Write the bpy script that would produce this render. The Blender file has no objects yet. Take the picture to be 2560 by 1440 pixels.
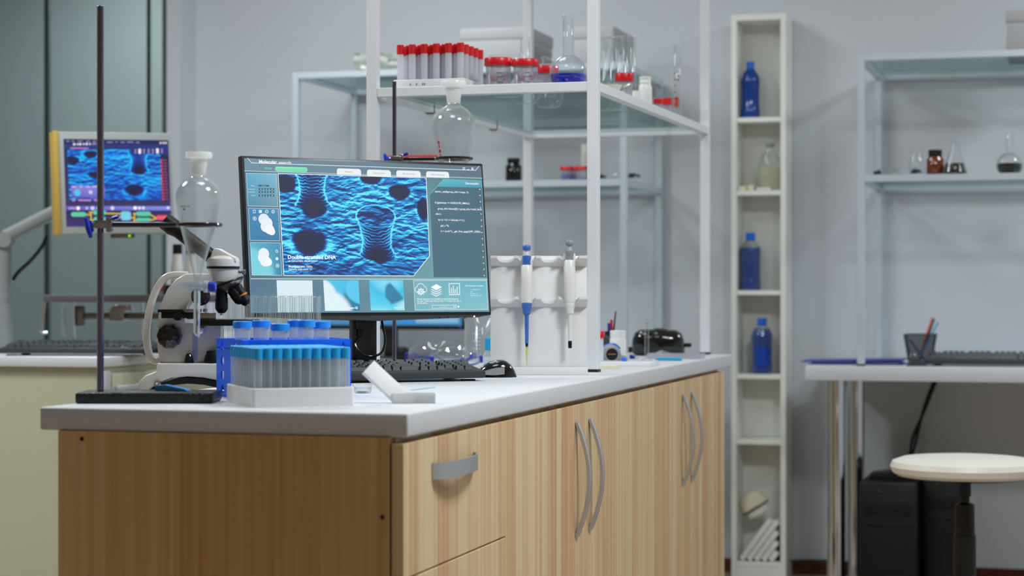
import bpy, bmesh, math, random
import numpy as np
from mathutils import Vector, Matrix
random.seed(7); np.random.seed(7)
sc = bpy.context.scene
COL = sc.collection
PI = math.pi
F = 4978.0            # focal length in pixels of a 2560 px wide frame (70 mm on 36 mm)
EYE = 1.04            # camera height
HZ = 727.0            # row of the horizon
CT = 0.85             # top of the island worktop
DT = 0.79             # top of the desks along the wall
TH = math.radians(15.9)
EX = Vector((math.cos(TH), -math.sin(TH), 0)); EY = Vector((math.sin(TH), math.cos(TH), 0))
C0 = Vector((-.1612, 3.081, 0))      # near right corner of the island worktop
def at(px, py, Y): return Vector(((px-1280)/F*Y, Y, EYE-(py-HZ)/F*Y))
def gp(px, py, z=CT): return at(px, py, (EYE-z)*F/(py-HZ))
def pz(px, Y, z): return Vector(((px-1280)/F*Y, Y, z))
def rm(x, y, z=0): return C0+EX*x+EY*y+Vector((0,0,z))      # room frame to world
RZ = -TH

def lin(c):
    c = c/255.0
    return c/12.92 if c <= .04045 else ((c+.055)/1.055)**2.4
def hexc(h):
    h = h.lstrip('#'); return tuple(lin(int(h[i:i+2],16)) for i in (0,2,4))
def H(h): return (*hexc(h), 1)

# ---------------------------------------------------------------- materials
def newmat(name):
    m = bpy.data.materials.new(name); m.use_nodes = True
    nt = m.node_tree; nt.nodes.clear()
    out = nt.nodes.new('ShaderNodeOutputMaterial')
    return m, nt, out
def P(name, col, rough=.5, metal=0, spec=.5, coat=0, bump=0, bscale=200, var=0, vscale=8):
    m, nt, out = newmat(name)
    b = nt.nodes.new('ShaderNodeBsdfPrincipled')
    c = H(col) if isinstance(col, str) else (*col, 1)
    b.inputs['Base Color'].default_value = c
    b.inputs['Roughness'].default_value = rough; b.inputs['Metallic'].default_value = metal
    b.inputs['Specular IOR Level'].default_value = spec; b.inputs['Coat Weight'].default_value = coat
    b.inputs['Coat Roughness'].default_value = .08
    tc = nt.nodes.new('ShaderNodeTexCoord')
    if var:
        n = nt.nodes.new('ShaderNodeTexNoise'); n.inputs['Scale'].default_value = vscale; n.inputs['Detail'].default_value = 3
        nt.links.new(tc.outputs['Object'], n.inputs['Vector'])
        mx = nt.nodes.new('ShaderNodeMix'); mx.data_type = 'RGBA'
        mx.inputs[6].default_value = tuple(v*(1-var) for v in c[:3])+(1,); mx.inputs[7].default_value = tuple(min(1, v*(1+var)) for v in c[:3])+(1,)
        nt.links.new(n.outputs['Fac'], mx.inputs[0]); nt.links.new(mx.outputs[2], b.inputs['Base Color'])
    if bump:
        n = nt.nodes.new('ShaderNodeTexNoise'); n.inputs['Scale'].default_value = bscale
        nt.links.new(tc.outputs['Object'], n.inputs['Vector'])
        bp = nt.nodes.new('ShaderNodeBump'); bp.inputs['Strength'].default_value = bump; bp.inputs['Distance'].default_value = .002
        nt.links.new(n.outputs['Fac'], bp.inputs['Height']); nt.links.new(bp.outputs['Normal'], b.inputs['Normal'])
    nt.links.new(b.outputs[0], out.inputs[0])
    return m
def glass(name, face='#f4f8f8', edge='#7f9296', refl=.05, top=.75, power=3.5, rough=.02, edge_glow=.0, floor=None):
    """thin walled clear glass: see-through, darker and shinier where seen edge-on"""
    m, nt, out = newmat(name)
    lw = nt.nodes.new('ShaderNodeLayerWeight'); lw.inputs['Blend'].default_value = .5
    pw = nt.nodes.new('ShaderNodeMath'); pw.operation = 'POWER'; pw.inputs[1].default_value = power
    nt.links.new(lw.outputs['Facing'], pw.inputs[0])
    mx = nt.nodes.new('ShaderNodeMix'); mx.data_type = 'RGBA'; mx.inputs[6].default_value = H(face); mx.inputs[7].default_value = H(edge)
    nt.links.new(pw.outputs[0], mx.inputs[0])
    tr = nt.nodes.new('ShaderNodeBsdfTransparent'); nt.links.new(mx.outputs[2], tr.inputs[0])
    gl = nt.nodes.new('ShaderNodeBsdfGlossy'); gl.inputs['Roughness'].default_value = rough
    ma = nt.nodes.new('ShaderNodeMath'); ma.operation = 'MULTIPLY_ADD'; ma.inputs[1].default_value = top-refl; ma.inputs[2].default_value = refl
    nt.links.new(pw.outputs[0], ma.inputs[0])
    ms = nt.nodes.new('ShaderNodeMixShader'); nt.links.new(ma.outputs[0], ms.inputs[0]); nt.links.new(tr.outputs[0], ms.inputs[1]); nt.links.new(gl.outputs[0], ms.inputs[2])
    df = nt.nodes.new('ShaderNodeBsdfTranslucent'); df.inputs[0].default_value = (.9,.95,.96,1); d2 = nt.nodes.new('ShaderNodeBsdfDiffuse'); d2.inputs[0].default_value = (.9,.95,.96,1)
    dd = nt.nodes.new('ShaderNodeMixShader'); nt.links.new(df.outputs[0], dd.inputs[1]); nt.links.new(d2.outputs[0], dd.inputs[2])
    mw = nt.nodes.new('ShaderNodeMath'); mw.operation = 'MULTIPLY_ADD'; mw.inputs[1].default_value = edge_glow; mw.inputs[2].default_value = edge_glow*.03 if floor is None else floor; nt.links.new(pw.outputs[0], mw.inputs[0])  # white scatter mixed in edge-on, imitates bright light refracted in the glass
    m2 = nt.nodes.new('ShaderNodeMixShader'); nt.links.new(mw.outputs[0], m2.inputs[0]); nt.links.new(ms.outputs[0], m2.inputs[1]); nt.links.new(dd.outputs[0], m2.inputs[2])
    nt.links.new(m2.outputs[0], out.inputs[0])
    return m
def milky(name, col, clear=.5, clearcol='#ffffff', gloss=.08, rough=.25, tl=.5):
    """clouded plastic: part see-through, part scattering"""
    m, nt, out = newmat(name)
    tr = nt.nodes.new('ShaderNodeBsdfTransparent'); tr.inputs[0].default_value = H(clearcol)
    df = nt.nodes.new('ShaderNodeBsdfDiffuse'); df.inputs[0].default_value = H(col)
    tn = nt.nodes.new('ShaderNodeBsdfTranslucent'); tn.inputs[0].default_value = H(col)
    a = nt.nodes.new('ShaderNodeMixShader'); a.inputs[0].default_value = tl; nt.links.new(df.outputs[0], a.inputs[1]); nt.links.new(tn.outputs[0], a.inputs[2])
    lw = nt.nodes.new('ShaderNodeLayerWeight'); lw.inputs['Blend'].default_value = .5
    pw = nt.nodes.new('ShaderNodeMath'); pw.operation = 'POWER'; pw.inputs[1].default_value = 2.5; nt.links.new(lw.outputs['Facing'], pw.inputs[0])
    mp = nt.nodes.new('ShaderNodeMapRange'); mp.inputs[3].default_value = 1-clear; mp.inputs[4].default_value = min(1, 1-clear*.35)
    nt.links.new(pw.outputs[0], mp.inputs[0])
    b = nt.nodes.new('ShaderNodeMixShader'); nt.links.new(mp.outputs[0], b.inputs[0]); nt.links.new(tr.outputs[0], b.inputs[1]); nt.links.new(a.outputs[0], b.inputs[2])
    gl = nt.nodes.new('ShaderNodeBsdfGlossy'); gl.inputs['Roughness'].default_value = rough
    c = nt.nodes.new('ShaderNodeMixShader'); c.inputs[0].default_value = gloss; nt.links.new(b.outputs[0], c.inputs[1]); nt.links.new(gl.outputs[0], c.inputs[2])
    nt.links.new(c.outputs[0], out.inputs[0])
    return m
def wood(name, lo, mid, hi, pitch=.05, dark=.5):
    m, nt, out = newmat(name); N = nt.nodes.new; Lk = nt.links.new
    tc = N('ShaderNodeTexCoord'); sp = N('ShaderNodeSeparateXYZ'); Lk(tc.outputs['Object'], sp.inputs[0])
    ad = N('ShaderNodeMath'); ad.operation = 'ADD'; Lk(sp.outputs[0], ad.inputs[0]); Lk(sp.outputs[1], ad.inputs[1])
    n0 = N('ShaderNodeTexNoise'); n0.noise_dimensions = '1D'; n0.inputs['Scale'].default_value = 9; Lk(ad.outputs[0], n0.inputs['W'])
    wa = N('ShaderNodeMath'); wa.operation = 'MULTIPLY_ADD'; wa.inputs[1].default_value = .06; Lk(n0.outputs['Fac'], wa.inputs[0]); Lk(ad.outputs[0], wa.inputs[2])
    dv = N('ShaderNodeMath'); dv.operation = 'DIVIDE'; dv.inputs[1].default_value = pitch; Lk(wa.outputs[0], dv.inputs[0])
    fl = N('ShaderNodeMath'); fl.operation = 'FLOOR'; Lk(dv.outputs[0], fl.inputs[0])
    wn = N('ShaderNodeTexWhiteNoise'); wn.noise_dimensions = '1D'; Lk(fl.outputs[0], wn.inputs['W'])
    mp = N('ShaderNodeMapping'); mp.inputs['Scale'].default_value = (1,1,.012); Lk(tc.outputs['Object'], mp.inputs[0])
    n1 = N('ShaderNodeTexNoise'); n1.inputs['Scale'].default_value = 95; n1.inputs['Detail'].default_value = 5; n1.inputs['Distortion'].default_value = .25; Lk(mp.outputs[0], n1.inputs['Vector'])
    n2 = N('ShaderNodeTexNoise'); n2.inputs['Scale'].default_value = 430; n2.inputs['Detail'].default_value = 3; Lk(mp.outputs[0], n2.inputs['Vector'])
    s1 = N('ShaderNodeMath'); s1.operation = 'MULTIPLY_ADD'; s1.inputs[1].default_value = .46; Lk(wn.outputs['Value'], s1.inputs[0]); Lk(n1.outputs['Fac'], s1.inputs[2])
    s2 = N('ShaderNodeMath'); s2.operation = 'MULTIPLY_ADD'; s2.inputs[1].default_value = .22; Lk(n2.outputs['Fac'], s2.inputs[0]); Lk(s1.outputs[0], s2.inputs[2])
    cr = N('ShaderNodeValToRGB'); e = cr.color_ramp.elements
    e[0].position = .42; e[0].color = H(lo); e[1].position = 1.0; e[1].color = H(hi)
    k = cr.color_ramp.elements.new(.74); k.color = H(mid)
    Lk(s2.outputs[0], cr.inputs[0])
    b = N('ShaderNodeBsdfPrincipled'); b.inputs['Roughness'].default_value = .45; b.inputs['Specular IOR Level'].default_value = .3
    Lk(cr.outputs[0], b.inputs['Base Color']); Lk(b.outputs[0], out.inputs[0])
    return m
def screenmat(name):
    m, nt, out = newmat(name)
    a = nt.nodes.new('ShaderNodeVertexColor'); a.layer_name = 'shown'
    b = nt.nodes.new('ShaderNodeBsdfPrincipled'); b.inputs['Base Color'].default_value = (.01,.01,.01,1); b.inputs['Roughness'].default_value = .45; b.inputs['Specular IOR Level'].default_value = .25
    b.inputs['Emission Strength'].default_value = 1.0
    nt.links.new(a.outputs[0], b.inputs['Emission Color']); nt.links.new(b.outputs[0], out.inputs[0])
    return m
def glow(name, col, s=1):
    m, nt, out = newmat(name); e = nt.nodes.new('ShaderNodeEmission'); e.inputs[0].default_value = H(col); e.inputs[1].default_value = s
    nt.links.new(e.outputs[0], out.inputs[0]); return m
M = {}
M['wall'] = P('wall paint', '#d2d8de', .85, bump=.05, bscale=90, var=.015, vscale=2)
M['wallwarm'] = P('warm painted wall', '#cfbfa8', .9)
M['ceiling'] = P('ceiling paint', '#e4e4e2', .9)
M['floor'] = wood('floor boards', '#8a7c6e', '#a59686', '#b8a998', .09)
M['skirting'] = wood('brown skirting', '#3c1d0e', '#532b17', '#6a3b20', .2)
M['topwhite'] = P('white laminate', '#cfd2d7', .55, spec=.3)
M['desktop'] = P('pale desk laminate', '#d3d6de', .4)
M['front'] = wood('light oak laminate', '#bd9369', '#d3b38a', '#dfc9a2', .05)
M['endpanel'] = wood('oak end panel', '#c09460', '#d2ab76', '#dfbd8e', .12)
M['cream'] = P('cream laminate', '#bcbfa4', .5)
M['dark'] = P('dark gap', '#2a1a10', .8)
M['alu'] = P('brushed aluminium', '#c2c6cb', .38, metal=.75)
M['chrome'] = P('chrome', '#d8dade', .1, metal=1)
M['steel'] = P('steel', '#a9a9ad', .22, metal=1)
M['rod'] = P('polished rod', '#7f7c90', .14, metal=1)
M['white'] = P('white plastic', '#e9e9ea', .35)
M['offwhite'] = P('ivory plastic', '#e2e1d6', .4)
M['scope'] = P('white enamel', '#e3e1dc', .28, coat=.3)
M['foam'] = P('white foam', '#efeff1', .85, bump=.15, bscale=350)
M['black'] = P('black plastic', '#111214', .4, spec=.35)
M['blackgloss'] = P('gloss black', '#0c0c0e', .12, coat=.5)
M['bezel'] = P('black bezel', '#15171a', .35)
M['charcoal'] = P('charcoal plastic', '#35383c', .45)
M['keycap'] = P('black keycap', '#2b2e33', .33)
M['iron'] = P('hammered black iron', '#1a1b1a', .35, bump=1.0, bscale=260)
M['greyp'] = P('grey plastic', '#8f9498', .45)
M['lgrey'] = P('light grey plastic', '#b9bdc1', .45)
M['blue'] = P('blue plastic', '#1872ea', .33)
M['rackblue'] = P('deep blue plastic', '#0a66f5', .4, spec=.3)
M['cyan'] = P('cyan plastic', '#20a4dd', .35)
M['capblue'] = P('sky blue cap', '#22aef0', .4)
M['capblue50'] = P('bright blue cap', '#28a0ff', .4)
M['navy'] = P('navy plastic', '#1b2a9c', .35)
M['knob'] = P('blue wing knob', '#1238c8', .35)
M['red'] = P('red cap plastic', '#d0121c', .33)
M['orange'] = P('orange ring', '#e08a10', .4)
M['yellow'] = P('yellow plastic', '#d8b33a', .5)
M['postpaint'] = P('white powder coat', '#e6e9ee', .4)
M['postblue'] = P('pale satin steel', '#cddae4', .3, metal=.25)
M['shelfglass'] = glass('shelf glass', '#fafcfc', '#bcd6d5', .04, .40, 4.5)
M['pane'] = glass('partition glass', '#dce4e3', '#a8b8b6', .05, .3, 5)
M['paneedge'] = P('dark glass edge', '#22362f', .3)
M['glass'] = glass('lab glass', '#fdfefe', '#aab9bd', .045, .5, 2.3, edge_glow=.62)
M['glasst'] = glass('test tube glass', '#fafdfd', '#b9c6c9', .08, .55, 2.6, edge_glow=.6)
M['lens'] = glass('clear goggle lens', '#fafcfc', '#b4c0c4', .10, .7, 3.4, edge_glow=.4)
def clearsolid(name, col='#f6fafa'):
    m, nt, out = newmat(name); b = nt.nodes.new('ShaderNodeBsdfPrincipled')
    b.inputs['Base Color'].default_value = H(col); b.inputs['Transmission Weight'].default_value = 1; b.inputs['IOR'].default_value = 1.46; b.inputs['Roughness'].default_value = .02
    nt.links.new(b.outputs[0], out.inputs[0]); return m
M['rodglass'] = clearsolid('solid glass')
M['frost'] = milky('frosted glass', '#fbfcfc', .08, gloss=.05, tl=.6)
M['tubeclear'] = milky('clear tube plastic', '#fdfeff', .50, '#fdfeff', .1, .12)
M['tubeclear'] = glass('clear tube plastic', '#fafcfd', '#ccd8e0', .05, .4, 1.9, .08, edge_glow=.75, floor=.26)
M['tubewhite'] = milky('milky tube plastic', '#f2f4fa', .16, '#eef2f8', .05, .3)
M['jar'] = milky('clear jar plastic', '#e6e6ee', .66, '#f4f2f6', .1, .15)
M['slidebox'] = milky('clouded box plastic', '#f8fafa', .18, '#f2f8f8', .05, .3)
M['valve'] = milky('clear valve plastic', '#e9f0f5', .45, '#eef5fa', .16, .1)
M['bluebottle'] = milky('blue bottle liquid', '#0a52b4', .10, '#1260c8', .06, .12, .3)
M['bluelabel'] = P('deep blue label', '#0a42b4', .4)
M['liquid'] = milky('blue liquid', '#0228dc', .08, '#0a34f0', .05, .05, .5)
M['darkliquid'] = P('dark liquid', '#06080c', .12)
M['paleliquid'] = milky('pale yellow liquid', '#f4f3dc', .22, '#f4f3e0', .04, .2)
M['amber'] = milky('amber glass', '#a8430c', .12, '#b85a1a', .1, .08, .5)
M['darkjar'] = P('dark brown glass', '#0d1210', .12)
M['pink'] = P('pink sticker', '#e65aa4', .5)
M['lilac'] = milky('lilac liquid', '#b9a0dc', .3, '#c8b4e4', .05, .2)
M['print'] = P('printed marks', '#33363c', .6)
M['whiteprint'] = P('white print', '#f2f4f6', .6)
M['foil'] = P('crinkled foil', '#c8cac6', .3, metal=.85, bump=1, bscale=40)
M['mesh'] = milky('dark wire mesh', '#303438', .42, gloss=.05)
M['seat'] = P('cream stool vinyl', '#e9e7dc', .4)
M['maskw'] = P('pale mask fabric', '#e3dcc4', .85)
M['paper'] = P('white boards', '#e6e7e2', .7)
M['box'] = P('white box card', '#babbbe', .7)
M['note'] = P('pale yellow note', '#e6e4c6', .7)
M['copper'] = P('copper grid', '#c98a62', .35, metal=.5)
M['pcblack'] = P('black case', '#08080a', .5, spec=.3)
M['screen'] = screenmat('lit screen')
M['led'] = glow('white led', '#ffffff', 3)
M['ledgreen'] = glow('green led', '#a8f010', 1.2)
M['lilacpaper'] = P('lilac label', '#a9b4dc', .6)
M['orange2'] = P('orange pen', '#e0521c', .4)
M['navyfold'] = P('blue card', '#2434a4', .5)
M['shelfwhite'] = P('white foil board', '#f2f4ee', .45)
M['navydark'] = P('dark navy plastic', '#12263c', .35)
M['foilwrap'] = P('dull foil wrapping', '#b9c0b8', .45, metal=.35, bump=.6, bscale=30)
M['steelgrey'] = P('dull steel', '#5d5b5e', .5, metal=.2)
M['brassy'] = P('old brass beam', '#574d40', .5, metal=.3)
M['bluechip'] = P('light teal slides', '#9fd2da', .4)

# ---------------------------------------------------------------- geometry
class MB:
    def __init__(s): s.v = []; s.f = []; s.mi = []; s.cur = 0
    def add(s, vs, fs, X=None):
        o = len(s.v)
        for p in vs: s.v.append(tuple(X @ Vector(p)) if X is not None else tuple(p))
        for f in fs: s.f.append(tuple(i+o for i in f)); s.mi.append(s.cur)
        return s
    def box(s, c, d, bev=0, X=None, seg=2):
        bm = bmesh.new(); bmesh.ops.create_cube(bm, size=1)
        for v in bm.verts: v.co = Vector((v.co.x*d[0], v.co.y*d[1], v.co.z*d[2]))
        if bev: bmesh.ops.bevel(bm, geom=bm.edges[:], offset=min(bev, min(d)*.49), segments=seg, affect='EDGES', profile=.5)
        bm.verts.index_update(); c = Vector(c)
        s.add([v.co+c for v in bm.verts], [[v.index for v in f.verts] for f in bm.faces], X); bm.free(); return s
    def lathe(s, prof, n=32, X=None, rib=0, rd=0):
        """profile of (radius, height) pairs turned about z; rib, rd flute the wall"""
        vs = []; fs = []; rings = []
        for r, z in prof:
            if r <= 1e-7: rings.append([len(vs)]); vs.append((0,0,z))
            else:
                rings.append(list(range(len(vs), len(vs)+n)))
                for k in range(n):
                    a = 2*PI*k/n; rr = r*(1+rd*math.cos(rib*a)) if rib else r
                    vs.append((rr*math.cos(a), rr*math.sin(a), z))
        for A, B in zip(rings[:-1], rings[1:]):
            for k in range(n):
                k2 = (k+1) % n
                if len(A) == 1 and len(B) == 1: break
                if len(A) == 1: fs.append((A[0], B[k2], B[k]))
                elif len(B) == 1: fs.append((A[k], A[k2], B[0]))
                else: fs.append((A[k], A[k2], B[k2], B[k]))
        return s.add(vs, fs, X)
    def cyl(s, r, z0, z1, n=24, X=None, bev=0):
        if bev: return s.lathe([(0,z0),(r-bev,z0),(r,z0+bev),(r,z1-bev),(r-bev,z1),(0,z1)], n, X)
        return s.lathe([(0,z0),(r,z0),(r,z1),(0,z1)], n, X)
    def rod(s, a, b, r, n=16, r2=None):
        a = Vector(a); b = Vector(b); d = b-a
        q = d.to_track_quat('Z', 'Y').to_matrix().to_4x4()
        return s.lathe([(0,0),(r,0),(r if r2 is None else r2, d.length),(0,d.length)], n, Matrix.Translation(a) @ q)
    def tube(s, pts, r, n=10, closed=False, flat=None, cap=True):
        """sweep of a round (or flat=(half width, half height)) section along points"""
        pts = [Vector(p) for p in pts]; N = len(pts); vs = []; fs = []
        up = None
        for i, p in enumerate(pts):
            if closed: t = pts[(i+1) % N]-pts[i-1]
            else: t = pts[min(i+1, N-1)]-pts[max(i-1, 0)]
            t.normalize()
            if up is None:
                up = Vector((0,1,0)) if abs(t.y) < .9 else Vector((0,0,1))
            up = (up-t*up.dot(t)); up.normalize(); sd = t.cross(up)
            rr = r[i] if isinstance(r, (list, tuple)) else r
            for k in range(n):
                a = 2*PI*k/n
                if flat:
                    ca, sa = math.cos(a), math.sin(a); e = .45
                    x = flat[0]*math.copysign(abs(ca)**e, ca); y = flat[1]*math.copysign(abs(sa)**e, sa)
                else: x = rr*math.cos(a); y = rr*math.sin(a)
                vs.append(p+up*x+sd*y)
        for i in range(N if closed else N-1):
            j = (i+1) % N
            for k in range(n):
                k2 = (k+1) % n
                fs.append((i*n+k, i*n+k2, j*n+k2, j*n+k))
        if not closed and cap:
            fs.append(tuple(range(n))[::-1]); fs.append(tuple(range((N-1)*n, N*n)))
        return s.add(vs, fs)
    def prism(s, poly, y0, y1, X=None, bev=0):
        """outline of (x, z) pairs extruded along y"""
        if bev:
            bm = bmesh.new(); vv = [bm.verts.new((x, y0, z)) for x, z in poly]; fa = bm.faces.new(vv)
            g = bmesh.ops.extrude_face_region(bm, geom=[fa]); nv = [e for e in g['geom'] if isinstance(e, bmesh.types.BMVert)]
            for v in nv: v.co.y = y1
            bmesh.ops.recalc_face_normals(bm, faces=bm.faces[:])
            ed = [e for e in bm.edges if (abs(e.verts[0].co.y-y0) < 1e-6 and abs(e.verts[1].co.y-y0) < 1e-6) or (abs(e.verts[0].co.y-y1) < 1e-6 and abs(e.verts[1].co.y-y1) < 1e-6)]
            bmesh.ops.bevel(bm, geom=ed, offset=bev, segments=3, affect='EDGES', profile=.5)
            bm.verts.index_update(); s.add([v.co.copy() for v in bm.verts], [[v.index for v in f.verts] for f in bm.faces], X); bm.free(); return s
        n = len(poly)
        vs = [(x, y0, z) for x, z in poly]+[(x, y1, z) for x, z in poly]
        fs = [tuple(range(n)), tuple(range(n, 2*n))[::-1]]+[(i, i+n, (i+1) % n+n, (i+1) % n) for i in range(n)]
        return s.add(vs, fs, X)
    def plate(s, nx, ny, px, py, r, t, X=None, holes=None):
        """slab of nx by ny cells, px by py each, with a round hole in each cell; corner at origin, thickness t upward"""
        K = 16
        for i in range(nx):
            for j in range(ny):
                cx, cy = (i+.5)*px, (j+.5)*py
                sq = []
                for k in range(K):
                    a = 2*PI*k/K+PI/4; c, d = math.cos(a), math.sin(a); mm = max(abs(c), abs(d))
                    sq.append((cx+c/mm*px/2, cy+d/mm*py/2))
                if holes is not None and not holes(i, j):
                    for z, fl in ((0, True), (t, False)):
                        f = list(range(K)); s.add([(x, y, z) for x, y in sq], [f[::-1] if fl else f], X)
                else:
                    ci = [(cx+r*math.cos(2*PI*k/K+PI/4), cy+r*math.sin(2*PI*k/K+PI/4)) for k in range(K)]
                    vs = [(x,y,0) for x,y in sq]+[(x,y,t) for x,y in sq]+[(x,y,0) for x,y in ci]+[(x,y,t) for x,y in ci]
                    fs = []
                    for k in range(K):
                        k2 = (k+1) % K
                        fs += [(k2, k, 2*K+k, 2*K+k2), (K+k, K+k2, 3*K+k2, 3*K+k), (2*K+k2, 2*K+k, 3*K+k, 3*K+k2)]
                    s.add(vs, fs, X)
        w, h = nx*px, ny*py
        s.add([(0,0,0),(w,0,0),(w,h,0),(0,h,0),(0,0,t),(w,0,t),(w,h,t),(0,h,t)], [(0,1,5,4),(1,2,6,5),(2,3,7,6),(3,0,4,7)], X)
        return s
    def build(s, name, m, parent=None, smooth=35, kind=None):
        me = bpy.data.meshes.new(name); me.from_pydata(s.v, [], s.f)
        ms = m if isinstance(m, (list, tuple)) else [m]
        for k in ms: me.materials.append(M[k])
        if len(ms) > 1:
            for p, i in zip(me.polygons, s.mi): p.material_index = i
        me.update()
        if smooth:
            for p in me.polygons: p.use_smooth = True
            me.set_sharp_from_angle(angle=math.radians(smooth))
        o = bpy.data.objects.new(name, me); COL.objects.link(o)
        if parent is not None: o.parent = parent
        if kind: o['kind'] = kind
        return o
def thing(name, label, cat, loc=(0,0,0), rz=0, group=None):
    o = bpy.data.objects.new(name, None); o.empty_display_size = .05; COL.objects.link(o)
    o.location = loc; o.rotation_euler = (0,0,rz); o['label'] = label; o['category'] = cat
    if group: o['group'] = group
    return o
def tag(o, label, cat, loc=None, rz=0, group=None):
    o['label'] = label; o['category'] = cat
    if loc is not None: o.location = loc
    o.rotation_euler = (0,0,rz)
    if group: o['group'] = group
    return o
def kids(o): return [c for c in COL.objects if c.parent == o]
def dup(root, loc, rz=None, label=None, group=None, tilt=None):
    r = root.copy(); COL.objects.link(r); r.location = loc
    if rz is not None: r.rotation_euler = (0,0,rz)
    if tilt is not None: r.rotation_euler = tilt
    if label: r['label'] = label
    if group: r['group'] = group
    for ch in root.children:
        c = ch.copy(); COL.objects.link(c); c.parent = r
        for g in ch.children:
            d = g.copy(); COL.objects.link(d); d.parent = c
    return r
def struct(name, mb, m, smooth=0):
    o = mb.build(name, m, None, smooth); o['kind'] = 'structure'; return o
def RX(a): return Matrix.Rotation(a, 4, 'X')
def RYm(a): return Matrix.Rotation(a, 4, 'Y')
def RZm(a): return Matrix.Rotation(a, 4, 'Z')
def T(x, y, z): return Matrix.Translation((x, y, z))
def smooth_curve(pts, k=8):
    """Catmull-Rom through the points"""
    pts = [Vector(p) for p in pts]; out = []
    q = [pts[0]*2-pts[1]]+pts+[pts[-1]*2-pts[-2]]
    for i in range(1, len(q)-2):
        for j in range(k):
            t = j/k; a, b, c, d = q[i-1], q[i], q[i+1], q[i+2]
            out.append(.5*((2*b)+(c-a)*t+(2*a-5*b+4*c-d)*t*t+(3*b-a-3*c+d)*t**3))
    out.append(pts[-1]); return out
# ---------------------------------------------------------------- camera
cd = bpy.data.cameras.new('camera'); cam = bpy.data.objects.new('camera', cd); COL.objects.link(cam)
cd.lens = F/2560*36; cd.sensor_width = 36; cd.sensor_fit = 'HORIZONTAL'; cd.shift_y = (HZ-720)/2560
cam.location = (0,0,EYE); cam.rotation_euler = (PI/2,0,0)
cd.dof.use_dof = True; cd.dof.focus_distance = 4.05; cd.dof.aperture_fstop = 4.0; cd.clip_end = 60
sc.camera = cam
sc.view_settings.view_transform = 'Standard'; sc.view_settings.look = 'None'; sc.view_settings.gamma = 1
sc.view_settings.use_curve_mapping = False; sc.view_settings.exposure = 0.0
sc.cycles.transparent_max_bounces = 40; sc.cycles.max_bounces = 10; sc.cycles.diffuse_bounces = 4; sc.cycles.glossy_bounces = 4; sc.cycles.transmission_bounces = 6
sc.cycles.caustics_reflective = False; sc.cycles.caustics_refractive = False
w = bpy.data.worlds.new('world'); sc.world = w; w.use_nodes = True
w.node_tree.nodes['Background'].inputs[0].default_value = (.8,.88,1,1); w.node_tree.nodes['Background'].inputs[1].default_value = .25

# ---------------------------------------------------------------- room (frame: x along the back wall, y away from the camera)
WY = 4.405           # back wall plane
CEIL = 2.8
def rstruct(name, c, d, m):
    b = MB(); b.box((0,0,0), d); o = struct(name, b, m); o.location = rm(*c); o.rotation_euler = (0,0,RZ); return o
rstruct('floor', (0,.4,-.05), (11,14,.1), 'floor')
rstruct('ceiling', (0,.4,CEIL+.05), (11,14,.1), 'ceiling')
XL = -2.44           # where the plaster wall ends and the glass partition begins
rstruct('wall_back', ((XL+4.2)/2, WY+.06, CEIL/2), (4.2-XL,.12,CEIL), 'wall')
rstruct('wall_right', (4.25, .2, CEIL/2), (.1,8.6,CEIL), 'wall')
rstruct('wall_front', (-.4,-4.1,CEIL/2), (9.3,.1,CEIL), 'wallwarm')
rstruct('wall_left', (-5.0,1.3,CEIL/2), (.1,11,CEIL), 'wall')
rstruct('wall_beyond', (-2.6,WY+1.7,CEIL/2), (4.8,.1,CEIL), 'wall')
rstruct('baseboard_back', ((XL+4.2)/2, WY-.008, .024), (4.2-XL,.016,.048), 'skirting')
# wall pier between the plaster and the glass
rstruct('wall_pier', (XL+.005, WY-.04, CEIL/2), (.06,.2,CEIL), 'wall')
# glass partition: three panes with dark edges
def pane(name, x0, x1, y):
    b = MB(); b.box((0,0,0), (x1-x0,.012,CEIL-.04)); o = struct(name, b, 'pane'); o.location = rm((x0+x1)/2, y, CEIL/2); o.rotation_euler = (0,0,RZ)
def rodw(name, x, y, wd, dp, m):
    b = MB(); b.box((0,0,0), (wd,dp,CEIL-.02)); o = struct(name, b, m); o.location = rm(x,y,CEIL/2); o.rotation_euler = (0,0,RZ)
def xwall(px, y=WY):   # room x of the point of the plane y seen at pixel column px
    k = (px-1280)/F
    # C0 + x EX + y EY : (C0.x + x c + y s)/(C0.y - x s + y c) = k
    return (k*(C0.y+y*EY.y)-C0.x-y*EY.x)/(EX.x-k*EX.y)
xa, xb = xwall(101), xwall(358)
pane('window_1', -4.95, xa-.006, WY+.05); pane('window_2', xa+.006, xb-.006, WY+.05); pane('window_3', xb+.006, XL-.04, WY+.05)
rodw('trim_1', xa, WY+.05, .011, .016, 'paneedge'); rodw('trim_2', xb, WY+.05, .010, .016, 'paneedge')
rodw('trim_3', xwall(119, WY+.3), WY+.3, .022, .02, 'lgrey')
rodw('trim_4', xwall(440, WY+.2), WY+.2, .10, .05, 'lgrey')

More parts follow.
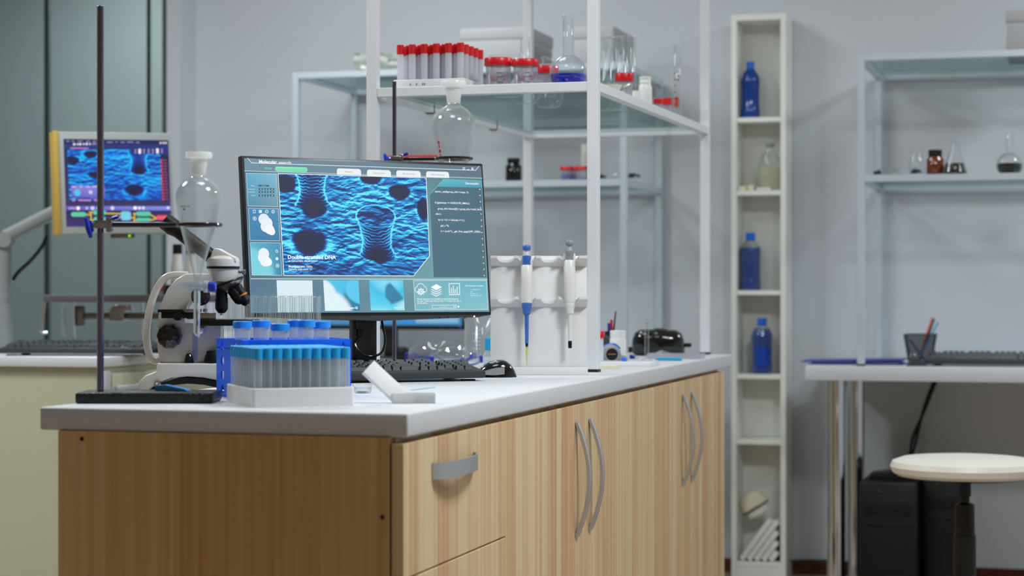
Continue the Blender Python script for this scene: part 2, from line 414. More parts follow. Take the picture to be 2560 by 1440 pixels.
# overhead lights: lamps traced from shadows, plus added fill
def area(name, x, y, sx, sy, e, col, z=CEIL-.03, rot=0):
    l = bpy.data.lights.new(name, 'AREA'); l.shape = 'RECTANGLE'; l.size = sx; l.size_y = sy; l.energy = e; l.color = col
    o = bpy.data.objects.new(name, l); COL.objects.link(o); o.location = rm(x,y,z); o.rotation_euler = (0,rot,RZ)
    return o
area('ceiling_lamp_and_fill', -2.3, 1.1, .6, .6, 48, (.94,.98,1))
area('ceiling_lamp_and_fill', 1.2, .35, .6, .6, 52, (.94,.98,1))
area('ceiling_lamp_and_fill', -.2, .35, .6, .6, 8, (.94,.98,1))  # added fill for the post fronts and pipette stand
area('ceiling_lamp_and_fill', -.75, 1.9, .6, .6, 8, (.92,.97,1))  # added fill to lift the bookcase inside and far wall
area('ceiling_lamp_and_fill', -1.3, 3.1, .6, .6, 17, (.92,.97,1))  # added fill close to the back wall, power fitted to wall brightness
area('ceiling_lamp_and_fill', 2.2, 3.2, .6, .6, 36, (.92,.97,1))  # added fill that brightens the right-hand wall and shelves
area('ceiling_lamp_and_fill', -3.2, WY+.8, .6, .6, 22, (.95,1,.98))  # added behind the partition to brighten its panes

# ---------------------------------------------------------------- island bench
W, L, TK = .6357, 2.997, .0375
b = MB(); b.box((-W/2, L/2, CT-TK/2), (W, L, TK), .004, seg=3)
wt = b.build('worktop', 'topwhite'); tag(wt, 'long white worktop of the island bench over the wooden cabinets', 'worktop', C0, RZ)
ZB = CT-TK
def zpx(py, lx, ly):   # height of the point above floor position (lx,ly) seen at row py
    p = rm(lx, ly); return EYE-(py-HZ)/F*p.y
def ypx(px, lx):       # room y of the point on plane x=lx seen at column px
    k = (px-1280)/F
    return (C0.x+lx*EX.x-k*(C0.y+lx*EX.y))/(k*EY.y-EY.x)
FX = -.006            # plane of the fronts
d1 = ypx(1264, FX); d2 = ypx(1455, FX); d3 = ypx(1600, FX); d4 = ypx(1716, FX); d5 = ypx(1811, FX)
d0 = ypx(1008, FX)
FT = .0205; zt = ZB-.008
def cabinet(label, y0, y1, first=False):
    t = thing('base_cabinet', label, 'cabinet', C0, RZ)
    b = MB(); b.box(((-W+.036+FX-FT)/2, (y0+y1)/2, (ZB+.1)/2), (W-.036+FX-FT, y1-y0-.002, ZB-.1)); b.build('carcass', 'front', t)
    b = MB(); b.box(((-W-.05)/2+.0, (y0+y1)/2, .05), (W-.12, y1-y0-.004, .098)); b.build('plinth', 'dark', t)
    return t
def front(t, name, y0, y1, z0, z1):
    b = MB(); b.box((FX-FT/2+.0005, (y0+y1)/2, (z0+z1)/2), (FT-.001, y1-y0-.003, z1-z0-.003), .001, seg=1); return b.build(name, 'front', t)
PE = .030
c1 = cabinet('oak drawer cabinet at the near end of the island under the worktop corner', d0+.021, d1)
b = MB(); b.box(((-W+.036+FX-FT-.0025)/2, d0+.001+.009, ZB/2), (W-.036+FX-FT-.0025, .018, ZB)); ep = b.build('end_panel', 'endpanel', c1)
for (px, py) in ((205,1097), (956,1293)):
    yy = d0+.001; k = (px-1280)/F
    lx = (k*(C0.y+yy*EY.y)-C0.x-yy*EY.x)/(EX.x-k*EX.y)
    q = MB(); q.cyl(.0036, 0, .0006, 16, T(lx, yy, zpx(py, lx, yy)) @ RX(PI/2)); q.build('screw_hole', 'dark', ep)
zd = zpx(1341.8, FX, d1)
dr = front(c1, 'drawer', d0, d1, zd, zt); dr2 = front(c1, 'drawer', d0, d1, zd-.22, zd)
dr3 = front(c1, 'drawer', d0, d1, .1, zd-.22)
def bow_handle(parent, y, z0, z1, h=.026):
    """upright bow handle"""
    b = MB(); pts = []
    n = 24
    for i in range(n+1):
        u = i/n; x = FX-.001+.004+h*math.sin(PI*u)**.9
        pts.append((x, y, z0+(z1-z0)*u))
    pts = [(FX+.001, y, z0)]+pts+[(FX+.001, y, z1)]
    b.tube(pts, .004, 12, flat=(.0082,.0040)); return b.build('handle', 'alu', parent)
def drawer_handle(parent, y0, y1, zc, hh=.019):
    b = MB(); pts = []; n = 20
    for i in range(n+1):
        u = i/n; pts.append((FX+.0032+.023*math.sin(PI*u)**.55, y0+(y1-y0)*u, zc))
    out = []
    for i, p in enumerate(pts):
        out += [(p[0],p[1],zc-hh),(p[0],p[1],zc+hh),(p[0]-.003,p[1],zc+hh),(p[0]-.003,p[1],zc-hh)]
    fs = []
    for i in range(n):
        a = 4*i; c = 4*(i+1)
        for k in range(4): fs.append((a+k, a+(k+1) % 4, c+(k+1) % 4, c+k))
    fs += [(3,2,1,0), (4*n,4*n+1,4*n+2,4*n+3)]
    b.add(out, fs)
    return b.build('handle', 'alu', parent)
ha, hb = ypx(1094, FX+.01), ypx(1198, FX+.01)
zh = zpx(1164, FX+.012, (ha+hb)/2)
drawer_handle(dr, ha, hb, zh, .0135); drawer_handle(dr2, ha, hb, zh-(zt-zd)-.012, .0135); drawer_handle(dr3, ha, hb, zh-(zt-zd)*2-.02, .0135)
c2 = cabinet('oak double door cabinet in the middle of the island between drawers and far cabinet', d1, d3)
h1z1 = zpx(1060, FX, ypx(1436, FX)); h1z0 = zpx(1340, FX, ypx(1436, FX))
for (a, e, px) in ((d1, d2, 1440), (d2, d3, 1473)):
    bow_handle(front(c2, 'door', a, e, .1, zt), ypx(px, FX), h1z0, h1z1)
c3 = cabinet('oak double door cabinet at the far end of the island nearest the narrow bookcase', d3, d5)
for (a, e, px) in ((d3, d4, 1706), (d4, d5, 1728)):
    bow_handle(front(c3, 'door', a, e, .1, zt), ypx(px, FX), h1z0, h1z1)

# ---------------------------------------------------------------- glass shelving units
def unit(label, loc, rz, w, d, h, shelves, pw=.026, floor=0, mats=('postpaint','postpaint','shelfglass'), top=True, group=None):
    """four square posts at the corners of w x d (origin: front left), rails and glass at each shelf height (top of rail)"""
    t = thing('shelving_unit', label, 'shelving unit', loc, rz, group)
    for (x, y) in ((0,0),(w,0),(0,d),(w,d)):
        b = MB(); b.box((x,y,(h+.006)/2), (pw,pw,h-.006), .0012, seg=1); p = b.build('post', mats[0], t)
        q = MB(); q.box((x,y,.003), (pw+.003,pw+.003,.006), .001, seg=1); q.build('foot', 'black', p)
    for z in shelves+([h] if top else []):
        rw = .022
        for (c, dd) in (((w/2,0), (w-pw,pw*.9)), ((w/2,d), (w-pw,pw*.9)), ((0,d/2), (pw*.9,d-pw)), ((w,d/2), (pw*.9,d-pw))):
            b = MB(); b.box((c[0],c[1],z-rw/2), (dd[0],dd[1],rw), .001, seg=1); b.build('rail', mats[1], t)
        b = MB(); b.box((w/2,d/2,z-.006), (w-pw*1.0-.001,d-pw*1.0-.001,.008)); b.build('glass_shelf', mats[2], t)
    return t
SZ = 1.529            # shelf height on the island unit
FR = Vector((.191,4.66,0)); BR = Vector((.577,5.954,0)); FL = Vector((-.336,4.818,0))
du = (BR-FR); srot = math.atan2(FR.y-FL.y, FR.x-FL.x)
SX = Vector((math.cos(srot), math.sin(srot), 0)); SY = Vector((-math.sin(srot), math.cos(srot), 0))
FL = FR-SX*.55
def sh(x, y, z=SZ): return FL+SX*x+SY*y+Vector((0,0,z))
unit('white steel frame with one glass shelf standing on the island worktop, laden with glassware', (FL.x,FL.y,CT), srot, .55, 1.345, 1.15, [SZ-CT])
# ---------------------------------------------------------------- ring stand and separating funnel (front)
def funnel(label, loc, k, stem=True, tilt=0.0, marks=()):
    """pear shaped separating funnel; profile measured in hundredths, k metres each; z=0 at stopcock axis"""
    t = thing('separatory_funnel', label, 'funnel', loc, 0)
    t.rotation_euler = (0, tilt, 0)
    p = [(5.5,-6),(6.5,0),(7,8),(8.2,14),(11,26),(16.5,48),(24,74),(32,102),(39,128),(45,153),(51,180),(55.5,203),(57,215),(56,228),(51,242),(42,254),(31,263),(22,268),(18.5,271),(17.5,276)]
    b = MB(); b.lathe([(r*k, z*k) for r, z in p], 48); b.lathe([(max(r-2.6, 1.5)*k, z*k) for r, z in p], 48); bulb = b.build('bulb', 'glass', t, 60)
    def mark(zlo, zhi, a0, a1, m):
        def rad(z):
            for (r1, z1), (r2, z2) in zip(p[:-1], p[1:]):
                if z1 <= z <= z2: return r1+(r2-r1)*(z-z1)/(z2-z1)
        q = MB(); n = 8
        vs = [((rad(z)+.35)*k*math.sin(a0+(a1-a0)*i/n), -(rad(z)+.35)*k*math.cos(a0+(a1-a0)*i/n), z*k) for z in (zlo, (zlo+zhi)/2, zhi) for i in range(n+1)]
        q.add(vs, [(r*(n+1)+i, r*(n+1)+i+1, (r+1)*(n+1)+i+1, (r+1)*(n+1)+i) for r in range(2) for i in range(n)]); q.build('printed_mark', m, bulb)
    for (zl, zh, a, e, m) in marks: mark(zl, zh, a, e, m)
    b = MB(); b.lathe([(r*k, z*k) for r, z in [(17.6,276),(17.6,281),(21.5,313),(21.5,315),(20,315)]], 40); b.build('ground_neck', 'frost', t)
    b = MB(); b.lathe([(r*k, z*k) for r, z in [(0,283),(15.5,283),(19.5,314),(20,318),(32,318.5),(33,321),(33,330),(32,333),(0,333)]], 40); b.build('stopper', 'frost', t)
    # stopcock
    b = MB(); b.rod((-16*k,0,-1*k), (22*k,0,-3*k), 11*k, 24); b.rod((17*k,0,-3*k), (28*k,0,-3.3*k), 15*k, 24)
    b.rod((-12*k,0,-1*k), (-20*k,0,-1*k), 15*k, 24); b.build('stopcock', 'valve', t)
    b = MB(); b.lathe([(0,0),(11.5*k,0),(12.5*k,2*k),(12.5*k,16*k),(10*k,19*k),(0,19*k)], 24, T(28*k,0,-3.3*k) @ RYm(PI/2), rib=12, rd=.03); b.build('locking_nut', 'knob', t)
    hp = [(-18*k,0,-1*k),(-30*k,0,0),(-44*k,0,-4*k),(-58*k,0,-10*k)]
    b = MB(); b.tube(smooth_curve(hp, 5), 1, 14, flat=(5*k, 8.5*k)); b.build('tap_handle', 'valve', t)
    if stem:
        b = MB(); n = 20; ring = []
        vs = []; 
        for z in (-12, -14, -112, -126):
            for i in range(n):
                a = 2*PI*i/n; zz = z+(-7*math.cos(a) if z == -126 else 0)
                vs.append((8*k*math.cos(a), 8*k*math.sin(a), zz*k))
        fs = [(r*n+i, r*n+(i+1) % n, (r+1)*n+(i+1) % n, (r+1)*n+i) for r in range(3) for i in range(n)]
        b.add(vs, fs); fs += [tuple(range(n))[::-1], tuple(range(3*n, 4*n))]; b = MB(); b.add(vs, fs); b.build('stem', 'rodglass', t)
    return t
def ringstand(label, ploc, base, rodx, rodh, zr, ring_c, ring_r, arm_from, baseh=.019, rr=.0058, hammered=True, knobm='knob'):
    """base (w,d) centred on ploc; rod at local rodx; ring centred at local ring_c, height zr above worktop"""
    t = thing('ring_stand', label, 'laboratory stand', ploc, 0)
    w, d = base
    b = MB(); b.box((0,0,baseh/2), (w,d,baseh), .0045, seg=3)
    b.build('base', 'iron', t)
    b = MB(); b.cyl(rr, baseh, rodh, 24, T(rodx[0], rodx[1], 0), bev=.001); b.build('rod', 'rod', t)
    r = MB(); a0 = math.atan2(arm_from[1]-ring_c[1], arm_from[0]-ring_c[0])
    pts = [(ring_c[0]+ring_r*math.cos(a0+.35+(2*PI-.7)*i/40), ring_c[1]+ring_r*math.sin(a0+.35+(2*PI-.7)*i/40), zr) for i in range(41)]
    r.tube(pts, .0034, 10)
    e = (ring_c[0]+(ring_r-.001)*math.cos(a0), ring_c[1]+(ring_r-.001)*math.sin(a0), zr)
    r.tube([(ring_c[0]+ring_r*math.cos(a0+a), ring_c[1]+ring_r*math.sin(a0+a), zr) for a in (-.36,-.18,0,.18,.36)], .0034, 10)
    r.tube([(arm_from[0],arm_from[1],zr), ((arm_from[0]+e[0])/2,(arm_from[1]+e[1])/2,zr), e], .0042, 12)
    ring = r.build('support_ring', 'blackgloss', t)
    q = MB(); sx = rodx[0]; sy = rodx[1]
    q.box((sx+.0165, sy-.004, zr-.001), (.010,.014,.025), .002); q.box((sx+.004, sy-.012, zr), (.024,.008,.014), .002); q.rod((sx-.012,sy-.010,zr), (sx+.012,sy-.010,zr), .004, 12)
    q.build('clamp_head', 'steel', ring)
    q = MB(); q.lathe([(0,0),(.006,0),(.007,.004),(.0125,.006),(.0125,.011),(.006,.013),(0,.013)], 28, T(sx-.010, sy-.012, zr-.003) @ RYm(-PI/2-.25) @ Matrix.Diagonal((1.35,.55,1,1)), rib=2, rd=.1); q.build('thumbscrew', knobm, ring)
    q = MB(); q.rod((sx+.022, sy-.003, zr+.010), (sx+.032, sy-.005, zr+.013), .0035, 10); q.build('locking_pin', knobm, ring)
    return t
sy0 = 3.385
sb = pz(374, 3.40, CT); srod = pz(251, sy0, CT)
rc = pz(497, 3.405, CT)
zr1 = EYE-(562-HZ)/F*3.40-CT
ringstand('ring stand with heavy black hammered base at the near end of the island worktop', sb, (.2325,.105), ((srod-sb).x, (srod-sb).y), EYE-(14-HZ)/F*sy0-CT, zr1, ((rc-sb).x, (rc-sb).y), .0375, ((srod-sb).x+.010, (srod-sb).y))
fk = 1/1464.0
fl = pz(493, 3.405, EYE-(713-HZ)/F*3.405)
funnel('clear glass separating funnel with white stopper in front of the microscope', fl, fk, True, .012, [(193,197,-.80,-.62,'whiteprint'),(193,197,-.58,-.40,'whiteprint'),(193,197,-.36,-.2,'whiteprint'),(186,190,-.62,-.5,'red'),(150,184,-.75,-.73,'whiteprint')])
# second stand and funnel behind the monitor
RY2 = 4.685; r2 = pz(986, RY2, CT); b2 = r2+Vector((.02,-.0,0))
zr2 = EYE-(398-HZ)/F*RY2-CT
c2r = pz(1134, RY2-.02, CT)
ringstand('second ring stand with slim chrome rod rising behind the large monitor', r2+Vector((.045,.005,0)), (.16,.10), (-.045,-.005), EYE-(203-HZ)/F*RY2-CT, zr2, ((c2r-r2).x-.045, (c2r-r2).y-.005), .0428, (-.035,-.005), .006, .0048)
k2 = 110/114/F*(RY2-.02)
funnel('clear glass separating funnel standing above the top edge of the large monitor', pz(1134, RY2-.02, EYE-(203-HZ)/F*(RY2-.02)-333*k2), k2, False, 0, [(168,176,-.95,-.80,'red'),(158,166,-.92,-.82,'red'),(146,154,-.98,-.80,'red'),(137,143,-.92,-.84,'red')])

M['tweezer'] = P('light blue plastic', '#3f9ff2', .4)
# blue plastic clip on the stand base
t = thing('tweezers', 'blue plastic tweezers lying on the black base of the front ring stand', 'tweezers', pz(428, 3.40, CT+.0192), math.radians(-24))
b = MB(); b.prism([(-.030,0),(-.030,.009),(-.010,.0105),(.030,.004),(.036,.001),(.036,0)], -.005, -.001, bev=.0006); b.build('arm', 'tweezer', t)
b = MB(); b.prism([(-.030,0),(-.030,.009),(-.010,.0105),(.030,.004),(.036,.001),(.036,0)], .002, .006, bev=.0006); b.build('arm', 'tweezer', t)
b = MB(); b.box((-.029,.0005,.0045), (.006,.003,.008)); b.build('hinge', 'tweezer', t)

# ---------------------------------------------------------------- microscope (side view, facing right)
MY = 3.735; MS = F/MY
m0 = pz(490, MY, CT)
def mx(px, py): return ((px-490)/MS, EYE-CT-(py-HZ)/MS)
def mp(L): return [mx(*p) for p in L]
ZO = mx(0, 977)[1]   # row of the worktop under the scope
ms = thing('microscope', 'white and black student microscope facing right behind the front ring stand', 'microscope', m0, 0)
zb = 977
base = [(358,978),(357,962),(362,949),(376,936),(402,926),(405,906),(556,906),(560,924),(592,931),(618,945),(627,960),(627,978),(606,978),(590,962),(560,949),(520,941),(480,938),(440,942),(405,955),(378,978)]
b = MB(); b.prism([(x, max(0, z)) for x, z in mp(base)], -.052, .052, bev=.003); b.build('base', 'scope', ms)
under = [(380,978),(407,957),(441,945),(480,941),(520,944),(558,952),(587,965),(603,978),(585,978),(560,968),(520,959),(480,956),(440,960),(412,970),(398,978)]
b = MB(); b.prism([(x, max(0, z)) for x, z in mp(under)], -.050, .050); b.build('underside', 'black', ms)
b = MB(); b.lathe([(0,0),(.0035,0),(.006,.001),(.0065,.003),(.0035,.004),(0,.002)], 20, T(*(lambda q: (q[0], -.0535, q[1]))(mx(407,957))) @ RX(PI/2)); b.build('socket', 'chrome', ms)
body = [(405,905),(399,872),(398,835),(401,790),(408,757),(424,722),(447,697),(470,684),(535,684),(540,708),(510,722),(487,742),(472,765),(466,790),(468,806),(556,808),(558,905)]
b = MB(); b.prism(mp(body), -.024, .024, bev=.003); b.build('limb', 'scope', ms)
hp = [(408,898),(392,903),(377,893),(369,868),(367,832),(371,792),(380,752),(396,715),(414,694),(436,687),(470,687)]
b = MB(); b.tube(smooth_curve([(x,0,z) for x, z in mp(hp)], 6), 1, 14, flat=(.011,.0062)); b.build('carry_handle', 'scope', ms)
# head
hx, hz = mx(558, 672)
b = MB(); b.lathe([(.0,-.024),(.0275,-.024),(.0285,-.020),(.0285,.0045)], 40, T(hx,0,hz)); b.lathe([(.0305,.0045),(.0305,.0165),(.0295,.0190),(.0285,.0195),(.026,.0225),(.018,.0252),(.009,.0262),(0,.0265)], 40, T(hx,0,hz)); hd = b.build('head', 'scope', ms)
b = MB(); b.lathe([(.0285,.000),(.0308,.000),(.0308,.0045),(.0285,.0045)], 40, T(hx,0,hz)); b.build('ring_band', 'black', ms)
pk = mp([(524,655),(536,626),(541,621),(551,622),(593,645),(594,655)])
b = MB(); b.prism(pk, -.020, .020, bev=.0025); b.build('prism_cover', 'scope', ms)
b = MB(); b.rod((hx+.028,0,hz-.006), (hx+.036,0,hz-.006), .0022, 12); b.rod((hx+.036,0,hz-.006), (hx+.042,0,hz-.006), .0045, 14); b.build('thumb_screw', 'steel', ms)
# eyepiece
e0 = mx(412,552); e1 = mx(530,642); dx, dz = e1[0]-e0[0], e1[1]-e0[1]; dl = math.hypot(dx, dz); ux, uz = dx/dl, dz/dl
b = MB(); P_ = lambda s: (e0[0]+ux*s, 0, e0[1]+uz*s)
b.rod(P_(0), P_(.020), .0165, 28); b.rod(P_(.020), P_(.032), .0165, 28, .0135); b.rod(P_(.032), P_(dl), .0135, 28); b.build('eyepiece_tube', 'black', ms)
# nosepiece and objectives
nx, nz = mx(567, 712)
low = [(522,700),(520,716),(533,731),(596,706),(596,698)]
b = MB(); b.prism(mp(low), -.021, .021, bev=.005); b.build('nose_mount', 'scope', ms)
ta = math.radians(-22)
X0 = T(nx,0,nz) @ RYm(ta)
b = MB(); b.lathe([(0,.006),(.034,.004),(.0345,.0015),(.033,.0005)], 40, X0); b.build('turret', 'black', ms)
b = MB(); b.lathe([(.033,.0005),(.0342,-.001),(.031,-.003),(.020,-.010),(.008,-.014),(0,-.014)], 40, X0); b.build('turret_ring', 'steel', ms)
def objective(a, z, L, r, ring=None):
    dx, dz = z[0]-a[0], z[1]-a[1]; d = math.hypot(dx, dz); ux, uz = dx/d, dz/d; Q = lambda s, y=0: (a[0]+ux*s, y, a[1]+uz*s)
    b = MB(); b.rod(Q(0), Q(d*.35), r*.92, 24); b.rod(Q(d*.35), Q(d*.8), r, 24); b.rod(Q(d*.8), Q(d*.93), r, 24, r*.75); b.rod(Q(d*.93), Q(d), r*.7, 24, r*.5)
    o = b.build('objective', 'black', ms)
    b = MB(); b.rod(Q(d), Q(d+.004), r*.28, 14); b.build('lens_tip', 'chrome', o)
    if ring:
        b = MB(); b.rod(Q(d*.46), Q(d*.53), r*1.03, 24); b.build('magnification_ring', ring, o)
objective(mx(554,725), mx(554,783), 0, .0122)
objective(mx(577,720), mx(606,757), 0, .0115)
objective(mx(592,716), mx(618,762), 0, .0105, 'orange')
# stage
b = MB(); c = mx(573, 806); b.box((c[0], 0, c[1]), (.102,.10,.0115), .0012); st = b.build('stage', 'black', ms)
b = MB(); c = mx(437, 776.5); b.box((c[0],-.040,c[1]), (.048,.018,.0055), .001); c = mx(452,787); b.box((c[0],-.038,c[1]), (.058,.014,.012), .001); c = mx(490,786); b.box((c[0],-.036,c[1]), (.022,.02,.016),.002); b.build('slide_holder', 'black', ms)
b = MB(); c = mx(487, 776); b.box((c[0],-.045,c[1]), (.040,.004,.006), .0005); c = mx(524,790); b.box((c[0],-.035,c[1]), (.034,.006,.013), .001); c=mx(520,779); b.cyl(.004,0,.006,14,T(c[0],-.035,c[1])); b.build('slide_clip', 'steel', ms)
b = MB(); c = mx(457, 790); b.rod((c[0],-.062,c[1]), (c[0],-.044,c[1]), .008, 18); b.build('stage_knob', 'black', ms)
b = MB(); c = mx(570, 796.5); b.box((c[0],-.004,c[1]), (.062,.026,.0012)); b.build('glass_slide', 'glass', ms)
b = MB(); c = mx(505,740); b.lathe([(0,0),(.010,0),(.016,.003),(.018,.012),(.012,.018),(0,.02)], 24, T(c[0]+.004,-.03,c[1]) @ RX(PI/2)); b.build('fine_focus_knob', 'blackgloss', ms)
b = MB(); c = mx(431, 839); b.lathe([(0,0),(.019,0),(.0235,.004),(.0235,.012),(.021,.019),(.013,.0235),(0,.025)], 60, T(c[0],-.025,c[1]) @ RX(PI/2), rib=10, rd=.035); b.build('coarse_focus_knob', 'blackgloss', ms); b = MB(); b.lathe([(0,0),(.019,0),(.0235,.004),(.0235,.012),(.021,.019),(.013,.0235),(0,.025)], 60, T(c[0],.025,c[1]) @ RX(-PI/2), rib=10, rd=.035); b.build('coarse_focus_knob', 'blackgloss', ms)
b = MB(); c = mx(480, 907); b.lathe([(0,0),(.0095,0),(.0095,.004),(.007,.014),(.0035,.019),(0,.019)], 20, T(c[0],-.036,c[1])); b.build('condenser_knob', 'blackgloss', ms)
b = MB(); c = mx(505,823); b.lathe([(0,0),(.009,0),(.009,.004),(.004,.006),(0,.006)], 20, T(c[0],-.0245,c[1]) @ RX(PI/2)); b.build('lamp_knob', 'chrome', ms)
b = MB(); c = mx(540,905); b.lathe([(.0,0),(.017,0),(.017,.006),(.012,.022),(.0,.024)], 24, T(c[0],-.034,c[1])); b.build('lamp_housing', 'black', ms)
b = MB(); c = mx(493,866); b.box((c[0],-.0243,c[1]), (.010,.0006,.052)); b.build('data_label', 'lilacpaper', ms)

# ---------------------------------------------------------------- tubes
def centrifuge15(name, label, capm, bodym, r=.0074, h=.104, caph=.017, group=None, n=14):
    t = thing(name, label, 'tube', (0,0,-10), 0, group)
    b = MB(); b.lathe([(0,0),(.0022,.001),(r*.95,.022),(r,.026),(r,h-caph*.6)], n); b.build('body', bodym, t)
    b = MB(); cr = r*1.08; z0 = h-caph
    b.lathe([(r*1.01,z0),(cr,z0),(cr,h-.001),(cr-.001,h),(0,h)], n*2, rib=n, rd=.015); b.build('cap', capm, t)
    return t
# foam rack, 10 x 10, near left
fa = math.radians(21); fo = gp(631, 1019.5)
fo = Vector((fo.x, fo.y, CT)); FXv = Vector((math.cos(fa), math.sin(fa), 0)); FYv = Vector((-math.sin(fa), math.cos(fa), 0))
fw, fd, fh = .173, .19, .031
def tray(name, label, loc, rz, w, d, h, wall=.004, floor=.008, m='foam', cat='tube rack'):
    b = MB()
    r = .006
    def rr(inset):
        x0, y0, x1, y1 = inset, inset, w-inset, d-inset; q = max(r-inset, .001); o = []
        for (cx, cy, a0) in ((x1-q,y0+q,-PI/2),(x1-q,y1-q,0),(x0+q,y1-q,PI/2),(x0+q,y0+q,PI)):
            for k in range(5): a = a0+PI/2*k/4; o.append((cx+q*math.cos(a), cy+q*math.sin(a)))
        return o
    rings = [(rr(0), 0), (rr(0), h-.0015), (rr(.0015), h), (rr(wall), h), (rr(wall), floor)]
    n = len(rings[0][0]); vs = []; fs = []
    for R, z in rings: vs += [(x,y,z) for x, y in R]
    for i in range(len(rings)-1):
        for k in range(n): fs.append((i*n+k, i*n+(k+1) % n, (i+1)*n+(k+1) % n, (i+1)*n+k))
    fs.append(tuple(range(n))[::-1]); fs.append(tuple(range((len(rings)-1)*n, len(rings)*n)))
    b.add(vs, fs); o = b.build(name, m); tag(o, label, cat, loc, rz); return o
tray('foam_rack', 'white foam rack packed with blue capped tubes at the front of the island', fo, fa, fw, fd, fh)
proto = centrifuge15('centrifuge_tube', 'small clear tube with sky blue cap standing in the white foam rack', 'capblue', 'tubeclear', .0071, EYE-CT-(871-HZ)/F*3.235-.008, .0185, 'blue capped tubes in the foam rack')
first = True
for j in range(10):
    for i in range(10):
        p = fo+FXv*(.0125+(fw-.025)/9*i)+FYv*(.0125+(fd-.025)/9*j)+Vector((0,0,.0082))
        if first: proto.location = p; first = False; proto.rotation_euler = (0,0,fa)
        else: dup(proto, p, random.uniform(0,6))

# blue rack with fifty millilitre tubes
ra = math.radians(25); ro = gp(541, 990)
ro = Vector((ro.x, ro.y, CT)); rax = Vector((math.cos(ra), math.sin(ra), 0)); ray = Vector((-math.sin(ra), math.cos(ra), 0))
rd_, rl = .150, .203; ro = ro-ray*rd_       # front left corner
rh = .1045
rk = thing('tube_rack', 'deep blue plastic tube rack with round holes behind the foam rack', 'tube rack', ro, ra)
b = MB(); b.plate(4, 3, rl/4, rd_/3, .0165, .003, T(0,0,rh-.018)); b.build('top_plate', 'rackblue', rk)
b = MB(); b.box((rl/2,rd_/2,.0035), (rl,rd_,.003)); b.build('bottom_plate', 'rackblue', rk)
XP = T(0,0,0) @ Matrix(((0,0,1,0),(1,0,0,0),(0,1,0,0),(0,0,0,1)))
for x in (0, rl-.003):
    b = MB(); b.plate(2, 4, rd_/2, rh/4, .0092, .003, T(x,0,0) @ XP); b.build('end_panel', 'rackblue', rk)
b = MB(); b.box((rl/2,.0015,rh-.009), (rl,.003,.018), .0006); b.box((.006,-.001,rh-.009), (.012,.004,.018),.001); b.box((rl-.009,-.0015,rh-.0085), (.012,.003,.007), .001); b.build('front_rail', 'rackblue', rk)
b = MB(); b.box((rl/2,rd_-.0015,rh-.009), (rl,.003,.018), .0006); b.build('rear_rail', 'rackblue', rk)
def tube50(label):
    t = thing('centrifuge_tube', label, 'tube', (0,0,-10), 0)
    h = .115; r = .0135
    b = MB(); b.lathe([(0,0),(.003,.0005),(r*.95,.014),(r,.017),(r,h-.006)], 24); b.build('body', 'tubeclear', t)
    b = MB(); b.lathe([(.0137,h-.0125),(.0168,h-.0125),(.0168,h-.001),(.016,h),(0,h)], 48, rib=36, rd=.008); b.build('cap', 'capblue50', t)
    return t
for (lb, i, j, top, tl) in (('large blue capped tube at the left end of the blue rack, leftmost of the six', 0, 1, 803, 0),
        ('large upright blue capped tube second from the left in the blue rack', 1, 2, 801, 0),
        ('large blue capped tube sitting lowest in the middle of the blue rack', 1, 0, 809, 1.5),
        ('large blue capped tube half hidden between two others in the middle of the blue rack', 2, 1, 800, 0),
        ('large upright blue capped tube second from the right end of the blue rack', 2, 0, 800, 0),
        ('large slightly leaning blue capped tube at the right end of the blue rack', 3, 1, 803, -2)):
    p = ro+rax*(rl/4*(i+.5))+ray*(rd_/3*(j+.5))
    t = tube50(lb); t.location = (p.x, p.y, EYE-(top-HZ)/F*p.y-.115); t.rotation_euler = (0, math.radians(tl), 0)

# glass test tubes in a rack behind
gt0 = pz(571, 3.925, CT); 
gr = thing('tube_rack', 'clear acrylic rack holding bare glass test tubes in front of the large monitor', 'tube rack', gt0, math.radians(9))
gw = .198; 
b = MB(); b.box((gw/2-.008,.011,.004), (gw,.05,.008)); b.build('bottom_plate', 'jar', gr)
for j in range(2):
    b = MB(); b.plate(10, 1, .0188, .0196, .0086, .003, T(-.008+.0045*j,-.0086+.0198*j,.06)); b.build('top_plate', 'jar', gr)
for x in (-.0065, gw-.0095):
    b = MB(); b.box((x,.011,.034), (.003,.047,.050)); b.build('end_panel', 'jar', gr)
gtp = None
def testtube(label, group, h=.155, r=.0078):
    t = thing('test_tube', label, 'test tube', (0,0,-10), 0, group)
    b = MB(); pr = [(r*math.sin(a), r-r*math.cos(a)) for a in [i*PI/2/6 for i in range(7)]]; pr[0] = (0,0)
    b.lathe(pr+[(r,h-.003),(r+.0009,h-.0015),(r+.0006,h),(r-.0005,h)], 24); b.build('body', 'glasst', t); return t
gtp = testtube('bare clear glass test tube standing in the acrylic rack below the large monitor', 'glass test tubes in the acrylic rack', EYE-CT-(739-HZ)/F*3.93-.0085)
ga = math.radians(9); gx = Vector((math.cos(ga), math.sin(ga), 0)); gy = Vector((-math.sin(ga), math.cos(ga), 0))
n = 0
for j in range(2):
    for i in range(10):
        if (i, j) in ((1,1),(3,0)): continue
        p = gt0+gx*(-.008+.0045*j+.0188*(i+.5))+gy*(-.0086+.0198*j+.0098)+Vector((0,0,.0082))
        if n == 0: gtp.location = p
        else: dup(gtp, p, random.uniform(0,6))
        n += 1

